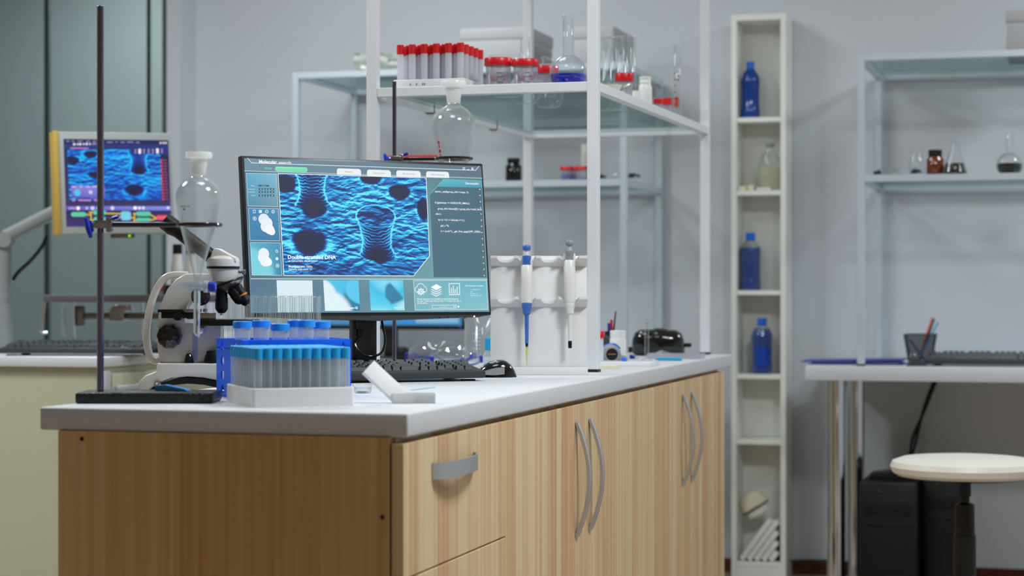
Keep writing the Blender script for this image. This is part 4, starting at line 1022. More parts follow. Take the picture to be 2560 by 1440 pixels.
# ---------------------------------------------------------------- keyboards and mouse
def keyboard(label, loc, rz, w=.44, d=.145, single=False, tilt=6, big=False):
    t = thing('keyboard', label, 'keyboard', loc, rz)
    th = math.radians(tilt); XK = T(0,0,.010) @ RX(th)
    b = MB(); b.box((0,d/2,.004), (w,d,.016), .004, XK); b.build('case', 'charcoal', t)
    for x in (-w*.42, w*.42):
        q = MB(); q.box((x,.014,.0022), (.03,.010,.0042),.001); q.build('foot', 'black', t)
        q = MB(); q.box((x,d*.95,.0085), (.025,.008,.017), .001); q.build('foot', 'black', t)
    p = .0188
    rows = []
    r0 = [(1,0)]+[(1,2+i+(i//4)*.5) for i in range(12)]
    rows.append(r0); rows.append([(1,i) for i in range(13)]+[(2,13)]); rows.append([(1.5,0)]+[(1,1.5+i) for i in range(12)]+[(1.5,13.5)])
    rows.append([(1.75,0)]+[(1,1.75+i) for i in range(11)]+[(2.25,12.75)]); rows.append([(2.25,0)]+[(1,2.25+i) for i in range(10)]+[(2.75,12.25)])
    rows.append([(1.5,0),(1,1.5),(1.25,2.5),(6.0,3.75),(1.25,9.75),(1,11),(1,12),(2,13)])
    for k in range(2): rows[1] = rows[1]
    ext = {0:[15.25,16.25,17.25],1:[15.25,16.25,17.25,18.5,19.5,20.5,21.5],2:[15.25,16.25,17.25,18.5,19.5,20.5],3:[18.5,19.5,20.5],4:[16.25,18.5,19.5,20.5],5:[15.25,16.25,17.25,19.5,20.5]}
    for k, e in ext.items(): rows[k] = rows[k]+[(1,x) for x in e]
    y0 = [d-.017, d-.043, d-.062, d-.081, d-.100, d-.119]
    if d < .14: y0 = [y-.002 for y in y0]
    allk = MB(); cache = {}; cnt = 0
    for k, row in enumerate(rows):
        for (wd, x) in row:
            cx = -w/2+.013+(x+wd/2)*p; kw = wd*p-.0016; kh = .0168
            def cap(mb, X):
                a, c, hh = kw/2, kh/2, .0075; i, j = a-.0022, c-.0026
                mb.add([(-a,-c,0),(a,-c,0),(a,c,0),(-a,c,0),(-i,-j+.001,hh),(i,-j+.001,hh),(i,j+.001,hh),(-i,j+.001,hh)], [(0,1,5,4),(1,2,6,5),(2,3,7,6),(3,0,4,7),(4,5,6,7),(3,2,1,0)], X)
            if single: cap(allk, XK @ T(cx, y0[k], .0122))
            elif cnt < 100:
                if wd not in cache:
                    q = MB(); cap(q, None); o = q.build('key', 'keycap', t, 0); cache[wd] = o
                else:
                    o = cache[wd].copy(); COL.objects.link(o)
                o.matrix_local = XK @ T(cx, y0[k], .0122); cnt += 1
            else: cap(allk, XK @ T(cx, y0[k], .0122))
    if allk.v: allk.build('keys', 'keycap', t, 0, 'stuff')
    return t
kr = gp(1215, 952.5); ka = math.radians(21)
keyboard('black keyboard on the island worktop in front of the large monitor', (kr.x-.22*math.cos(ka), kr.y-.22*math.sin(ka), CT), ka)
mo = thing('computer_mouse', 'black computer mouse with dotted grey side beside the island keyboard', 'mouse', pz(1241, 4.385, CT), math.radians(4))
b = MB(); n = 20; vs = []; fs = []
Lm = .088; 
for i in range(n+1):
    u = i/n; x = -Lm/2+Lm*u
    hh = .0388*math.sin(PI*min(1, (u*.92+.08))**.80)**.62 if 0 < u < 1 else .004
    hh = max(.004, .0385*(1-((u-.60)/.62)**2 if u < .6 else 1-((u-.60)/.405)**2)**.62 if (1-((u-.60)/(.62 if u < .6 else .405))**2) > 0 else .004)
    ww = .030*max(.05, 1-((u-.5)/.505)**2)**.42
    for k in range(16):
        a = PI*k/15; e = .75
        vs.append((x, -ww*math.copysign(abs(math.cos(a))**e, math.cos(a)), hh*abs(math.sin(a))**e))
for i in range(n):
    for k in range(15): fs.append((i*16+k, i*16+k+1, (i+1)*16+k+1, (i+1)*16+k))
    fs.append((i*16+15, i*16, (i+1)*16, (i+1)*16+15))
fs.append(tuple(range(16))); fs.append(tuple(range(n*16, n*16+16))[::-1])
b.add(vs, fs); b.build('shell', 'blackgloss', mo, 50)
b = MB(); pts = []
for i in range(13):
    u = i/12; pts.append((-.036+.052*u, -.0302-.0012*math.sin(PI*u), .012+.0105*math.sin(PI*u*.55)))
low = [(-.036+.052*i/12, -.0303-.0012*math.sin(PI*i/12), .0075-.002*math.sin(PI*i/12)) for i in range(13)]
b.add(pts+low, [(i,i+1,14+i,13+i) for i in range(12)]); b.build('side_grip', 'greyp', mo)
q = MB()
for i in range(11):
    for j in range(4):
        u = .08+.84*i/10; zz = .0085+.003*j; top = .012+.0105*math.sin(PI*u*.55)
        if zz < top-.0015: q.cyl(.0006, 0, .0004, 6, T(-.036+.052*u, -.0304-.0012*math.sin(PI*u), zz) @ RX(PI/2))
q.build('grip_dots', 'lgrey', mo)

# ---------------------------------------------------------------- pipette stand
PY = 4.50; ps0 = gp(1226, 938); PS = F/PY
p0 = pz(1226, PY, CT)
pw_, ph_ = (1469-1226)/PS, (938-640)/PS
st = thing('pipette_stand', 'white plastic pipette stand between the mouse and the steel shelf post', 'pipette stand', p0, 0)
lean = math.radians(8)
b = MB(); b.box((pw_/2,.0-.004,.0085), (pw_,.022,.017), .001); b.box((pw_/2,.045,.002), (pw_,.09,.004), .001); b.build('base', 'white', st)
XS = T(0,.010,.004) @ RX(-lean)
b = MB(); b.box((pw_/2,.0015,ph_/2), (pw_,.003,ph_-.002), .0008, XS); b.build('back_panel', 'white', st)
b = MB(); b.add([(0,.012,.0),(.003,.012,.0),(.003,.085,.0),(0,.085,.0),(0,.048,ph_*.9),(.003,.048,ph_*.9)], [(0,1,5,4),(0,4,3),(1,2,5),(3,4,5,2),(0,3,2,1)], T(0,0,.003)); b.add([(0,.012,.0),(.003,.012,.0),(.003,.085,.0),(0,.085,.0),(0,.048,ph_*.9),(.003,.048,ph_*.9)], [(0,1,5,4),(0,4,3),(1,2,5),(3,4,5,2),(0,3,2,1)], T(pw_-.003,0,.003)); b.build('side_brace', 'white', st)
def rail(zc, name):
    """ledge with four half round scoops in its front edge"""
    n = 60; xs = [pw_*i/n for i in range(n+1)]; vs = []; fs = []
    cen = [.035, .082, .133, .180]
    for x in xs:
        dpt = .030
        for c in cen:
            if abs(x-c) < .0195: dpt = min(dpt, .030-.021*math.sqrt(max(0, 1-((x-c)/.0195)**2)))
        lip = 0.003
        sl = dpt*.34; vs += [(x,0,-.014),(x,-dpt,sl-.014+.004),(x,-dpt,sl-.004),(x,0,-.004)]
    for i in range(n):
        a, c = 4*i, 4*i+4
        for k in range(4): fs.append((a+k, c+k, c+(k+1) % 4, a+(k+1) % 4))
    fs += [(0,3,2,1)[::-1], (4*n,4*n+1,4*n+2,4*n+3)]
    q = MB(); q.add(vs, fs, XS @ T(0,0,zc)); q.build(name, 'white', st)
zz1 = (938-648)/PS; zz2 = (938-752)/PS
rail(zz1-.004, 'holder_rail'); rail(zz2-.004, 'holder_rail')
def pipette(label, px, topy, tip, main, cap, lower, tipm):
    """upright hand pipette; px of the axis, row of its top and its tip"""
    zt = EYE-(tip-HZ)/F*PY
    yy = PY+.010+(zt-CT)*math.tan(lean)-.0290
    base = pz(px, yy, zt)
    t = thing('pipette', label, 'pipette', base, 0); t.rotation_euler = (-lean, 0, 0)
    yy = PY
    k = yy/F; z = lambda row: (tip-row)*k
    tl = math.radians(0)
    o = topy
    b = MB(); b.lathe([(0,z(o)),(9*k,z(o)),(10.5*k,z(o+3)),(10.5*k,z(o+10)),(8.5*k,z(o+13)),(0,z(o+13))], 24); b.build('plunger_button', cap, t)
    b = MB(); b.cyl(5*k, z(o+36), z(o+13), 16); b.build('plunger', 'white' if cap == 'blue50' else 'lgrey', t)
    b = MB(); b.lathe([(6*k,z(o+26)),(11.5*k,z(o+28)),(11.5*k,z(o+33)),(9.5*k,z(o+40)),(9.5*k,z(o+52)),(6*k,z(o+52))], 24); b.build('collar', cap, t)
    b = MB(); b.lathe([(0,z(o+51)),(12*k,z(o+51)),(13.5*k,z(o+54)),(14.5*k,z(o+90)),(14*k,z(752)),(13*k,z(757)),(0,z(757))], 28); b.box((0,.009,(z(o+31)+z(o+75))/2), (29*k,.007,z(o+31)-z(o+75)), .002); bd = b.build('body', main, t)
    b = MB(); b.lathe([(12.5*k,z(757)),(13*k,z(760)),(12.6*k,z(764)),(10.5*k,z(774)),(9.6*k,z(783)),(6*k,z(786)),(5.4*k,z(789)),(4.4*k,z(858)),(0,z(858))], 24); b.build('shaft', lower, t)
    if tipm:
        b = MB(); b.lathe([(3.8*k,z(856)),(3.3*k,z(866)),(0,z(866))], 16); b.build('tip_collar', 'black', t)
        b = MB(); b.lathe([(3.4*k,z(862)),(2.6*k,z(880)),(1.0*k,z(tip-1)),(.2*k,z(tip)),(0,z(tip))], 14); b.build('disposable_tip', 'tipyellow', t)
    else:
        b = MB(); b.lathe([(4.6*k,z(852)),(5*k,z(856)),(4.6*k,z(870)),(0,z(870))], 16); b.build('tip_collar', 'black', t)
    return t
M['tipyellow'] = milky('pale yellow tip', '#e6ec9a', .4, '#f2f4c0', .08, .15); M['blue50'] = P('pipette blue', '#3f6fbd', .35); M['greycap'] = P('pipette grey', '#8d949c', .4); M['pipwhite'] = P('pipette ivory', '#e6e7e4', .28)
pipette('white pipette with blue plunger and blue shaft hanging left on the pipette stand', 1317, 610, 916, 'pipwhite', 'blue50', 'blue50', True)
pipette('white pipette with grey plunger and white shaft hanging right on the pipette stand', 1425, 598, 871, 'pipwhite', 'greycap', 'pipwhite', False)
# ---------------------------------------------------------------- island, behind the monitor and under the shelf
def jar(name, label, cat, loc, prof, bodym, n=28, cap=None, capm='red', liquid=None, liqm=None, parts=('body','lid'), group=None):
    """lathe vessel; cap and liquid are profiles too"""
    t = thing(name, label, cat, loc, 0, group)
    b = MB(); b.lathe(prof, n); b.build(parts[0], bodym, t, 50)
    if cap: b = MB(); b.lathe(cap, n*2, rib=n, rd=.008); b.build(parts[1], capm, t)
    if liquid: b = MB(); b.lathe(liquid, n); b.build('liquid', liqm, t, 50)
    return t
def goggles(label, loc, rz, w=.165, h=.055, navy='navy', depth=.06, temples=True, lens='lens'):
    """wrap-round safety goggles resting on their lower edge; local x across, -y to the front"""
    t = thing('safety_goggles', label, 'goggles', loc, rz)
    n = 36; m = 9; vs = []; fs = []
    for i in range(n+1):
        u = -1+2*i/n; ax = u*w/2
        y = -depth*(1-abs(u)**2.6)
        top = h*(1-abs(u)**3.2*.55)-(.010*math.exp(-(u/.16)**2)); bot = .004+h*.30*math.exp(-(u/.17)**2)+.010*abs(u)**3
        for j in range(m):
            v = j/(m-1); bulge = .008*math.sin(PI*v)
            vs.append((ax, y-bulge*(1-abs(u)**2)+.014*v*v, bot+(top-bot)*v))
    for i in range(n):
        for j in range(m-1): fs.append((i*m+j, (i+1)*m+j, (i+1)*m+j+1, i*m+j+1))
    b = MB(); b.add(vs, fs); b.build('lens', lens, t, 80)
    b = MB(); b.tube([Vector(vs[i*m+m-1]) for i in range(n+1)], .0016, 8); b.build('brow_rim', lens, t)
    for sgn in (-1, 1):
        b = MB(); x = sgn*w/2
        b.tube([(x,0,.022),(x+sgn*.002,.03,.024),(x,.085,.022),(x-sgn*.012,.105,.012)], 1, 10, flat=(.004,.0022)) if temples else None
        b.box((x,0,.020), (.009,.014,.018), .003); b.build('temple', navy, t)
    b = MB(); b.tube([Vector(vs[i*m])+Vector((0,.004,.004)) for i in range(3, n-2)], .0026, 8); b.build('lower_frame', navy, t)
    return t
goggles('clear safety goggles with blue frame lying behind the island keyboard, left pair', pz(1098, 5.18, CT), math.radians(-10), .172, .060)
goggles('clear safety goggles with blue temples behind the mouse, right pair', pz(1141, 4.93, CT), math.radians(16), .125, .054)
# beaker with a glass funnel
bk = jar('beaker', 'tall glass beaker with white measuring lines between monitor and pipette stand', 'beaker', pz(1199, 5.36, CT), [(0,.002),(.036,.002),(.040,.006),(.040,.108),(.0425,.112),(.0425,.114)], 'glass', 40)
b = MB()
for i, z in enumerate((.035,.045,.055,.065,.075,.085)): b.box((-.008+(.004 if i % 2 else 0),-.0405,z), (.014 if i % 2 else .022,.0006,.0012))
b.build('graduation', 'whiteprint', bk)
fn = thing('glass_funnel', 'clear glass funnel leaning inside the tall beaker beside the pipette stand', 'funnel', pz(1203, 5.36, CT+.006), 0); fn.rotation_euler = (0, math.radians(4), 0)
b = MB(); b.lathe([(.0045,.0),(.0045,.055),(.006,.065),(.034,.118),(.0345,.119)], 36); b.build('cone', 'glass', fn)
wb = thing('wash_bottle', 'blue capped clear bottle half hidden behind the left edge of the pipette stand', 'bottle', pz(1226, 5.0, CT), 0)
b = MB(); b.lathe([(0,0),(.017,0),(.018,.003),(.018,.03),(.012,.042),(.012,.045)], 28); b.build('body', 'tubeclear', wb)
b = MB(); b.lathe([(.0125,.040),(.0135,.041),(.0135,.070),(.010,.074),(0,.074)], 28, rib=18, rd=.02); b.build('cap', 'cyan', wb)
gb = thing('glass_bead', 'small violet glass stopper on the rim of the tall beaker', 'stopper', pz(1150, 5.30, CT+.093), 0)
b = MB(); b.lathe([(0,-.004),(.003,-.003),(.004,0),(.003,.003),(0,.004)], 14, RYm(.6)); b.build('knob', 'navy', gb)

# right of the steel post
SLY = 4.90
sp = thing('plastic_slab', 'thin white plastic slab lying on the worktop right of the steel post', 'slab', pz(1500, 5.02, CT), RZ)
b = MB(); b.box((.055,.06,.005), (.145,.115,.010), .001); b.build('slab', 'white', sp)
nt_ = thing('sticky_notes', 'pale yellow block of sticky notes at the foot of the steel post', 'notes', pz(1503, 4.80, CT), RZ)
b = MB(); b.box((.006,.045,.0045), (.05,.05,.009)); b.build('pad', 'note', nt_)
ST = CT+.0101
rt = thing('sample_tube', 'single red capped tube standing right beside the steel post on the worktop', 'tube', pz(1502, 5.05, ST), 0)
b = MB(); b.lathe([(0,0),(.006,0),(.0065,.001),(.0065,.062)], 20); b.build('body', 'tubewhite', rt); b = MB(); b.lathe([(.0067,.060),(.0082,.060),(.0082,.077),(.0075,.078),(0,.078)], 36, rib=16, rd=.02); b.build('cap', 'red', rt)
ct = thing('sample_tube', 'pale tube with red print hidden behind the right edge of the pipette stand', 'tube', pz(1473, 4.86, CT), 0)
b = MB(); b.lathe([(0,0),(.006,0),(.006,.09),(.0065,.091),(.0065,.10),(0,.10)], 20); b.build('body', 'tubewhite', ct); b = MB(); b.lathe([(.0062,.08),(.0063,.08),(.0063,.086),(.0062,.086)], 20); b.build('print', 'red', ct)
jar('bottle', 'white plastic bottle standing on the worktop left of the black goggles', 'bottle', pz(1545, 5.42, CT), [(0,0),(.021,0),(.0225,.002),(.0225,.058),(.021,.063),(.0205,.065)], 'white', 32, [(.0205,.064),(.0215,.065),(.0215,.080),(.020,.082),(0,.082)], 'white', parts=('body','cap'))
hx_ = thing('flask_holder', 'dark grey box standing behind the white bottle under the island shelf', 'box', pz(1517, 5.55, CT), RZ)
b = MB(); b.prism([(-.022,0),(.022,0),(.026,.052),(-.014,.070),(-.024,.060)], -.02, .02, bev=.003); b.build('shell', 'charcoal', hx_)
pn = thing('pen_holder', 'dark cup with blue and red pens behind the white bottle under the island shelf', 'pens', pz(1527, 5.66, CT), 0)
b = MB(); b.lathe([(0,0),(.016,0),(.018,.075),(.0165,.075),(.015,.003),(0,.003)], 24); b.build('cup', 'black', pn)
for k, (c, a, e) in enumerate((('navy',(-.004,0,.004),(-.006,.0,.098)),('red',(.002,.004,.004),(.002,.004,.108)),('black',(.0,-.004,.004),(.014,-.004,.132)))):
    b = MB(); b.rod(a, e, .0038, 10, .002 if c == 'black' else None); b.build('pen', c, pn)
fc = thing('filter_cartridge', 'grey round cartridge with dark face and red stripe in front of the white bottle', 'filter', pz(1527, 5.16, CT), math.radians(10))
b = MB(); X = T(0,0,.0255) @ RX(PI/2)
b.lathe([(.018,-.018),(.024,-.018),(.0255,-.014),(.0255,.006),(.023,.012),(.018,.014),(.015,.013)], 36, X, rib=18, rd=.012); b.lathe([(0,-.018),(.018,-.018)], 36, X); b.build('shell', 'greyp', fc)
b = MB(); b.lathe([(0,.0135),(.0155,.0135)], 30, X); b.build('face', 'black', fc)
b = MB(); b.box((0,-.0140,.0262), (.021,.0008,.0022)); b.build('stripe', 'copper', fc)
b = MB(); b.rod((.012,.01,.020), (.048,.012,.012), .009, 18, .006); b.rod((.022,.0,.014),(.03,.0,.008),.007,14); b.build('side_tube', 'greyp', fc)
b = MB(); b.tube(smooth_curve([(-.016,.004,.046),(.0,.002,.0515),(.014,.004,.050),(.026,.008,.040)], 5), .0028, 8); b.build('strap', 'blue', fc)
pgl = thing('clip', 'bright blue plastic clip lying in front of the grey round cartridge', 'clip', pz(1560, 5.085, ST), math.radians(8))
b = MB(); b.box((0,0,.0045), (.012,.012,.009), .0015); b.build('clip_body', 'blue', pgl); b = MB(); b.box((.009,0,.0045), (.006,.009,.008), .001); b.build('clip_end', 'lgrey', pgl)
pg2 = thing('clip', 'dark blue plastic clip lying in front of the black goggles', 'clip', pz(1581, 5.56, CT), math.radians(-20))
b = MB(); b.prism([(-.007,0),(.007,0),(.007,.007),(-.002,.012),(-.007,.010)], -.006, .006, bev=.001); b.build('clip_body', 'navy', pg2); b = MB(); b.box((.012,0,.002), (.012,.008,.004), .001); b.build('clip_end', 'lgrey', pg2)
gd = thing('graduated_cylinder', 'tall thin glass measuring cylinder standing in front of the black goggles', 'measuring cylinder', pz(1617, 5.40, CT), 0)
b = MB(); b.lathe([(0,0),(.014,0),(.014,.004),(.006,.008),(.0058,.010),(.0058,.164),(.0068,.166)], 24); b.build('body', 'glass', gd)
b = MB(); [b.box((0,-.0060,.03+.008*i), (.005 if i % 3 else .008,.0006,.0014)) for i in range(10)]; b.build('graduation', 'print', gd)
# black goggles
vg = thing('safety_goggles', 'large glossy black goggles with strap ends on the far end of the worktop', 'goggles', pz(1654, 5.84, CT), math.radians(-4))
VSC = 5.84/F
def vo(px, py): return ((px-1654)*VSC, (888-py)*VSC)
o = [(1578,880),(1581,846),(1588,830),(1600,823),(1616,822),(1632,822),(1638,819),(1660,819),(1668,823),(1690,824),(1704,832),(1711,850),(1713,885),(1690,888),(1672,880),(1655,874),(1640,880),(1622,888),(1590,888)]
pl = [vo(*p) for p in o]; pl = [(x, max(0,z)) for x, z in pl]
b = MB(); n = len(pl); rings = []
cx, cz = 0, .025
for (sc_, y) in ((1.0,.03),(1.0,.0),(.985,-.012),(.93,-.024),(.8,-.034),(.5,-.041),(.0,-.043)):
    rings.append([(cx+(x-cx)*sc_, y, cz+(z-cz)*sc_) for x, z in pl])
vs = [p for R in rings for p in R]; fs = [(i*n+k, i*n+(k+1) % n, (i+1)*n+(k+1) % n, (i+1)*n+k) for i in range(len(rings)-1) for k in range(n)]
b.add(vs, fs); b.build('visor', 'blackgloss', vg, 60)
b = MB(); q = vo(1720,862); b.box((q[0],.012,q[1]), (.020,.02,.012), .002); q = vo(1577,872); b.box((q[0],.012,q[1]-.002), (.014,.02,.016), .002); b.build('strap', 'black', vg)
b = MB(); q = vo(1654,824); b.box((q[0],-.012,q[1]-.002), (.032,.03,.010), .004); b.build('bridge', 'black', vg)
tb = thing('plastic_tray', 'low clear plastic tray on the worktop beneath the far steel post', 'tray', pz(1690, 5.60, CT), RZ)
b = MB(); tw, td = .15, .075
for c, d in (((0,0,.001),(tw,td,.002)),((0,-td/2,.007),(tw,.002,.014)),((0,td/2,.007),(tw,.002,.014)),((-tw/2,0,.007),(.002,td,.014)),((tw/2,0,.007),(.002,td,.014))): b.box(c, d)
b.build('tray', 'jar', tb)
cp_ = thing('pen', 'bright cyan plastic pen lying at the far end of the worktop', 'pen', pz(1672, 5.42, CT+.0044), math.radians(-14))
b = MB(); b.lathe([(0,-.040),(.0015,-.038),(.0042,-.026),(.0044,.034),(.0038,.036),(0,.036)], 14, RYm(PI/2)); b.build('barrel', 'cyan', cp_)

# ---------------------------------------------------------------- on the glass shelf of the island unit
ZS = SZ-.0018
def onshelf(px, Y): return pz(px, Y, ZS)
# red capped rack
rp = pz(1157, 4.80, ZS); rW, rD = .183, .20
ro_ = rp-SX*(rW-.004)+SY*0
rtray = tray('foam_rack', 'white foam rack packed with red capped tubes on the island glass shelf', ro_, srot, rW, rD, .026, .004, .006)
b = MB(); [b.box((.045+.008*i,-.0003,.014), (.002,.0004,.005)) for i in (0,2,4,4.6)]; b.build('print', 'print', rtray)
hh = EYE-(106-HZ)/F*4.81-ZS-.0062
rproto = centrifuge15('centrifuge_tube', 'milky tube with red screw cap standing in the foam rack on the glass shelf', 'red', 'tubewhite', .0082, hh, .0235, 'red capped tubes in the foam rack'); first = True
for j in range(10):
    nn = 6 if j % 2 == 0 else 5
    for i in range(nn):
        p = ro_+SX*(.0142+(rW-.0284)/5*(i+(.5 if j % 2 else 0)))+SY*(.0142+(rD-.0284)/9*j)+Vector((0,0,.0062))
        if first: rproto.location = p; rproto.rotation_euler = (0,0,srot); first = False
        else: dup(rproto, p, random.uniform(0,6))
    if j % 2:
        p = ro_+SX*(rW-.0142)+SY*(.0142+(rD-.0284)/9*j)+Vector((0,0,.0062)); dup(rproto, p, random.uniform(0,6)) if False else None
def samplejar(label, loc, r, h, marks=True):
    k = r/.033
    t = jar('sample_jar', label, 'jar', loc, [(0,.001),(r*.80,.001),(r*.83,.003),(r*.92,h*.78),(r*.94,h*.8)], 'jar', 32, [(r*.955,h*.76),(r,h*.76),(r*1.01,h*.77),(r*1.01,h*.98),(r*.98,h),(0,h)], 'red')
    if marks:
        b = MB()
        for i, z in enumerate((.2,.42,.58)): b.box((.004*k,-r*(.83+.1*z)-.0004,h*z*.8+.003), (.014*k,.0006,.0012))
        b.build('graduation', 'print', t)
        b = MB(); b.box((-.010*k,r*.80,h*.40), (.018*k,.0008,.014*k)); b.box((.016*k,r*.76,h*.42), (.012*k,.0008,.014*k)); b.build('sticker', 'pink', t)
    return t
samplejar('clear specimen jar with red lid right beside the rack of red capped tubes', onshelf(1246, 4.83), .0335, EYE-(146-HZ)/F*4.83-ZS)
samplejar('clear specimen jar with red lid mid shelf, right one of the pair', onshelf(1314, 4.80), .0325, EYE-(149-HZ)/F*4.80-ZS)
samplejar('small specimen jar with red lid half hidden behind the blue flask', onshelf(1369, 5.02), .027, EYE-(165-HZ)/F*5.02-ZS, False)
def flask(name, label, loc, R, neckr, H_, liq=None, liqm='liquid', flat=.62, cat='flask'):
    pr = [(0,.001)]
    a0 = -math.acos(flat)
    zc = R*math.cos(math.asin(flat))
    rb = R*flat
    pts = []
    a1 = math.asin(-zc/R); a2 = math.acos(neckr*1.05/R)
    for i in range(19):
        a = a1+(a2-a1)*i/18; pts.append((R*math.cos(a), zc+R*math.sin(a)))
    pr += pts+[(neckr,pts[-1][1]+neckr*.6),(neckr*.96,H_-.006),(neckr*1.12,H_-.004),(neckr*1.14,H_-.001),(neckr*1.05,H_)]
    lq = None
    if liq:
        al = math.asin((liq-zc)/R); lp = [(0,.0022)]
        for i in range(13):
            a = a1+(al-a1)*i/12; lp.append((R*math.cos(a)-.0014, max(.0022, zc+R*math.sin(a))))
        lp.append((0,lp[-1][1])); lq = lp
    return jar(name, label, cat, loc, pr, 'glass', 40, liquid=lq, liqm=liqm)
fy = 4.79
flask('round_flask', 'round long-necked glass flask with bright blue liquid against the front steel post', onshelf(1421, fy), .0452, .0137, EYE-(38-HZ)/F*fy-ZS, EYE-(187-HZ)/F*fy-ZS)
flask('conical_flask', 'empty glass flask with narrow neck behind the pair of specimen jars', onshelf(1313, 5.18), .042, .0128, EYE-(92-HZ)/F*5.18-ZS)
flask('conical_flask', 'short empty glass flask showing its rim just left of the blue flask', onshelf(1371, 5.30), .040, .017, EYE-(143-HZ)/F*5.30-ZS)
cz_ = EYE-(137-HZ)/F*5.0-ZS
jar('glass_dish', 'shallow wide glass dish seen over the lids of the specimen jars', 'dish', onshelf(1266, 5.02), [(0,.002),(.030,.002),(.040,.006),(.040,cz_-.003),(.0435,cz_-.001),(.0435,cz_)], 'glass', 40)
# right half
bw_ = jar('mortar', 'ivory porcelain bowl on the glass shelf right of the front steel post', 'bowl', onshelf(1522, 5.05), [(0,0),(.016,0),(.020,.003),(.033,.031),(.0345,.034),(.033,.034),(.019,.006),(0,.004)], 'offwhite', 36, parts=('bowl',))
fs_ = thing('spatula', 'crumpled silver foil strip sticking out of the ivory porcelain bowl', 'foil', onshelf(1563, 5.05)+Vector((-.012,0,.020)), 0)
b = MB(); b.add([(-.028,0,-.004),(-.012,-.002,-.006),(.026,0,.017),(.022,.003,.019),(-.01,.002,.004)], [(0,1,2,4),(4,2,3)]); b.add([(-.028,.002,-.005),(-.012,.001,-.007),(.026,.002,.016),(.022,.005,.018),(-.01,.004,.003)], [(4,2,1,0),(3,2,4)]); b.build('strip', 'foil', fs_)
trk = thing('tube_rack', 'ivory plastic rack holding six glass test tubes behind the porcelain bowl', 'tube rack', onshelf(1490, 5.42), srot)
b = MB(); b.box((.052,.014,.003), (.122,.040,.006)); b.build('bottom_plate', 'offwhite', trk)
b = MB(); b.plate(6, 2, .0203, .0195, .0088, .004, T(-.009,-.0055,.034)); b.build('top_plate', 'offwhite', trk)
for x in (-.007,.111):
    b = MB(); b.box((x,.014,.020), (.003,.038,.028)); b.build('end_panel', 'offwhite', trk)
tp = testtube('bare glass test tube standing in the ivory rack on the glass shelf', 'glass test tubes in the ivory rack', EYE-(93-HZ)/F*5.43-ZS-.0065, .0083); n = 0
for (i, j) in ((0,0),(1,1),(1,0),(2,0),(3,0),(3,1),(4,0),(5,0)):
    p = Vector(trk.location)+SX*(-.009+.0203*(i+.5))+SY*(-.0055+.0195*(j+.5))+Vector((0,0,.0063+(.008 if (i,j) == (1,1) else 0)))
    if n == 0: tp.location = p
    else: dup(tp, p, random.uniform(0,6))
    n += 1
samplejar('red lidded specimen jar between the porcelain bowl and the white bottle', onshelf(1561, 5.28), .0242, EYE-(184-HZ)/F*5.28-ZS, False)
jar('vial', 'pale yellow vial squeezed between a red lidded jar and the white bottle', 'vial', onshelf(1589, 5.335), [(0,0),(.010,0),(.0105,.001),(.0105,.042),(.0085,.044),(.0085,.049),(0,.049)], 'offwhite', 24, parts=('body',))
bz = EYE-(192-HZ)/F*5.38-ZS; 
jar('bottle', 'white plastic bottle with ribbed neck near the right edge of the glass shelf', 'bottle', onshelf(1613, 5.38), [(0,0),(.0175,0),(.0185,.002),(.0185,bz*.66),(.0165,bz*.74),(.0155,bz*.76),(.0155,bz*.80),(.0168,bz*.82),(.0155,bz*.86),(.0155,bz*.92),(.0165,bz*.94),(.016,bz),(0,bz)], 'white', 32, parts=('body',))
for k, (px, Yk) in enumerate(((1645,5.48),(1668,5.60),(1690,5.90))):
    hz_ = EYE-((247,246,243)[k]-HZ)/F*Yk-ZS; r = (.0125,.0135,.008)[k]
    lab = ('squat red capped vial near the far right of the glass shelf, left one','squat red capped vial next to the glass measuring cylinder','slim red capped vial just behind the glass measuring cylinder')[k]
    v = thing('vial', lab, 'vial', onshelf(px, Yk), 0)
    b = MB(); b.lathe([(0,0),(r*.9,0),(r*.92,hz_*.72)], 24); b.build('body', 'jar', v); b = MB(); b.lathe([(r*.93,hz_*.66),(r,hz_*.66),(r,hz_-.001),(r-.001,hz_),(0,hz_)], 40, rib=20, rd=.01); b.build('cap', 'red', v)
gh = EYE-(111-HZ)/F*5.75-ZS
gc = thing('graduated_cylinder', 'tall glass measuring cylinder at the far right end of the glass shelf', 'measuring cylinder', onshelf(1694, 5.75), 0)
b = MB(); b.lathe([(0,0),(.020,0),(.020,.004),(.012,.008),(.0115,.011),(.0115,gh-.002),(.0128,gh)], 28); b.build('body', 'glass', gc)
b = MB(); [b.box((-.008,-.0088,.05+.018*i), (.006,.0006,.003)) for i in range(6)]; [b.box((0,-.0120,.12+.012*i),(.006,.0006,.004)) for i in range(3)]; b.build('graduation', 'print', gc)
for k, (lx, ly) in enumerate(((.012,.42),(.012,.98))):
    cl = thing('tube_clip', ('white plastic clip on the left shelf rail nearer the monitor','white plastic clip on the left shelf rail nearer the wall')[k], 'clip', sh(0, ly, SZ), srot)
    b = MB(); b.box((0,.03,-.0262), (.022,.056,.006), .001); b.build('pad', 'white', cl); b = MB(); b.box((0,0,-.0232), (.0262,.004,.0012)); b.box((-.0126,0,-.013), (.0010,.004,.021)); b.box((.0126,0,-.013), (.0010,.004,.021)); b.build('band', 'navydark', cl)
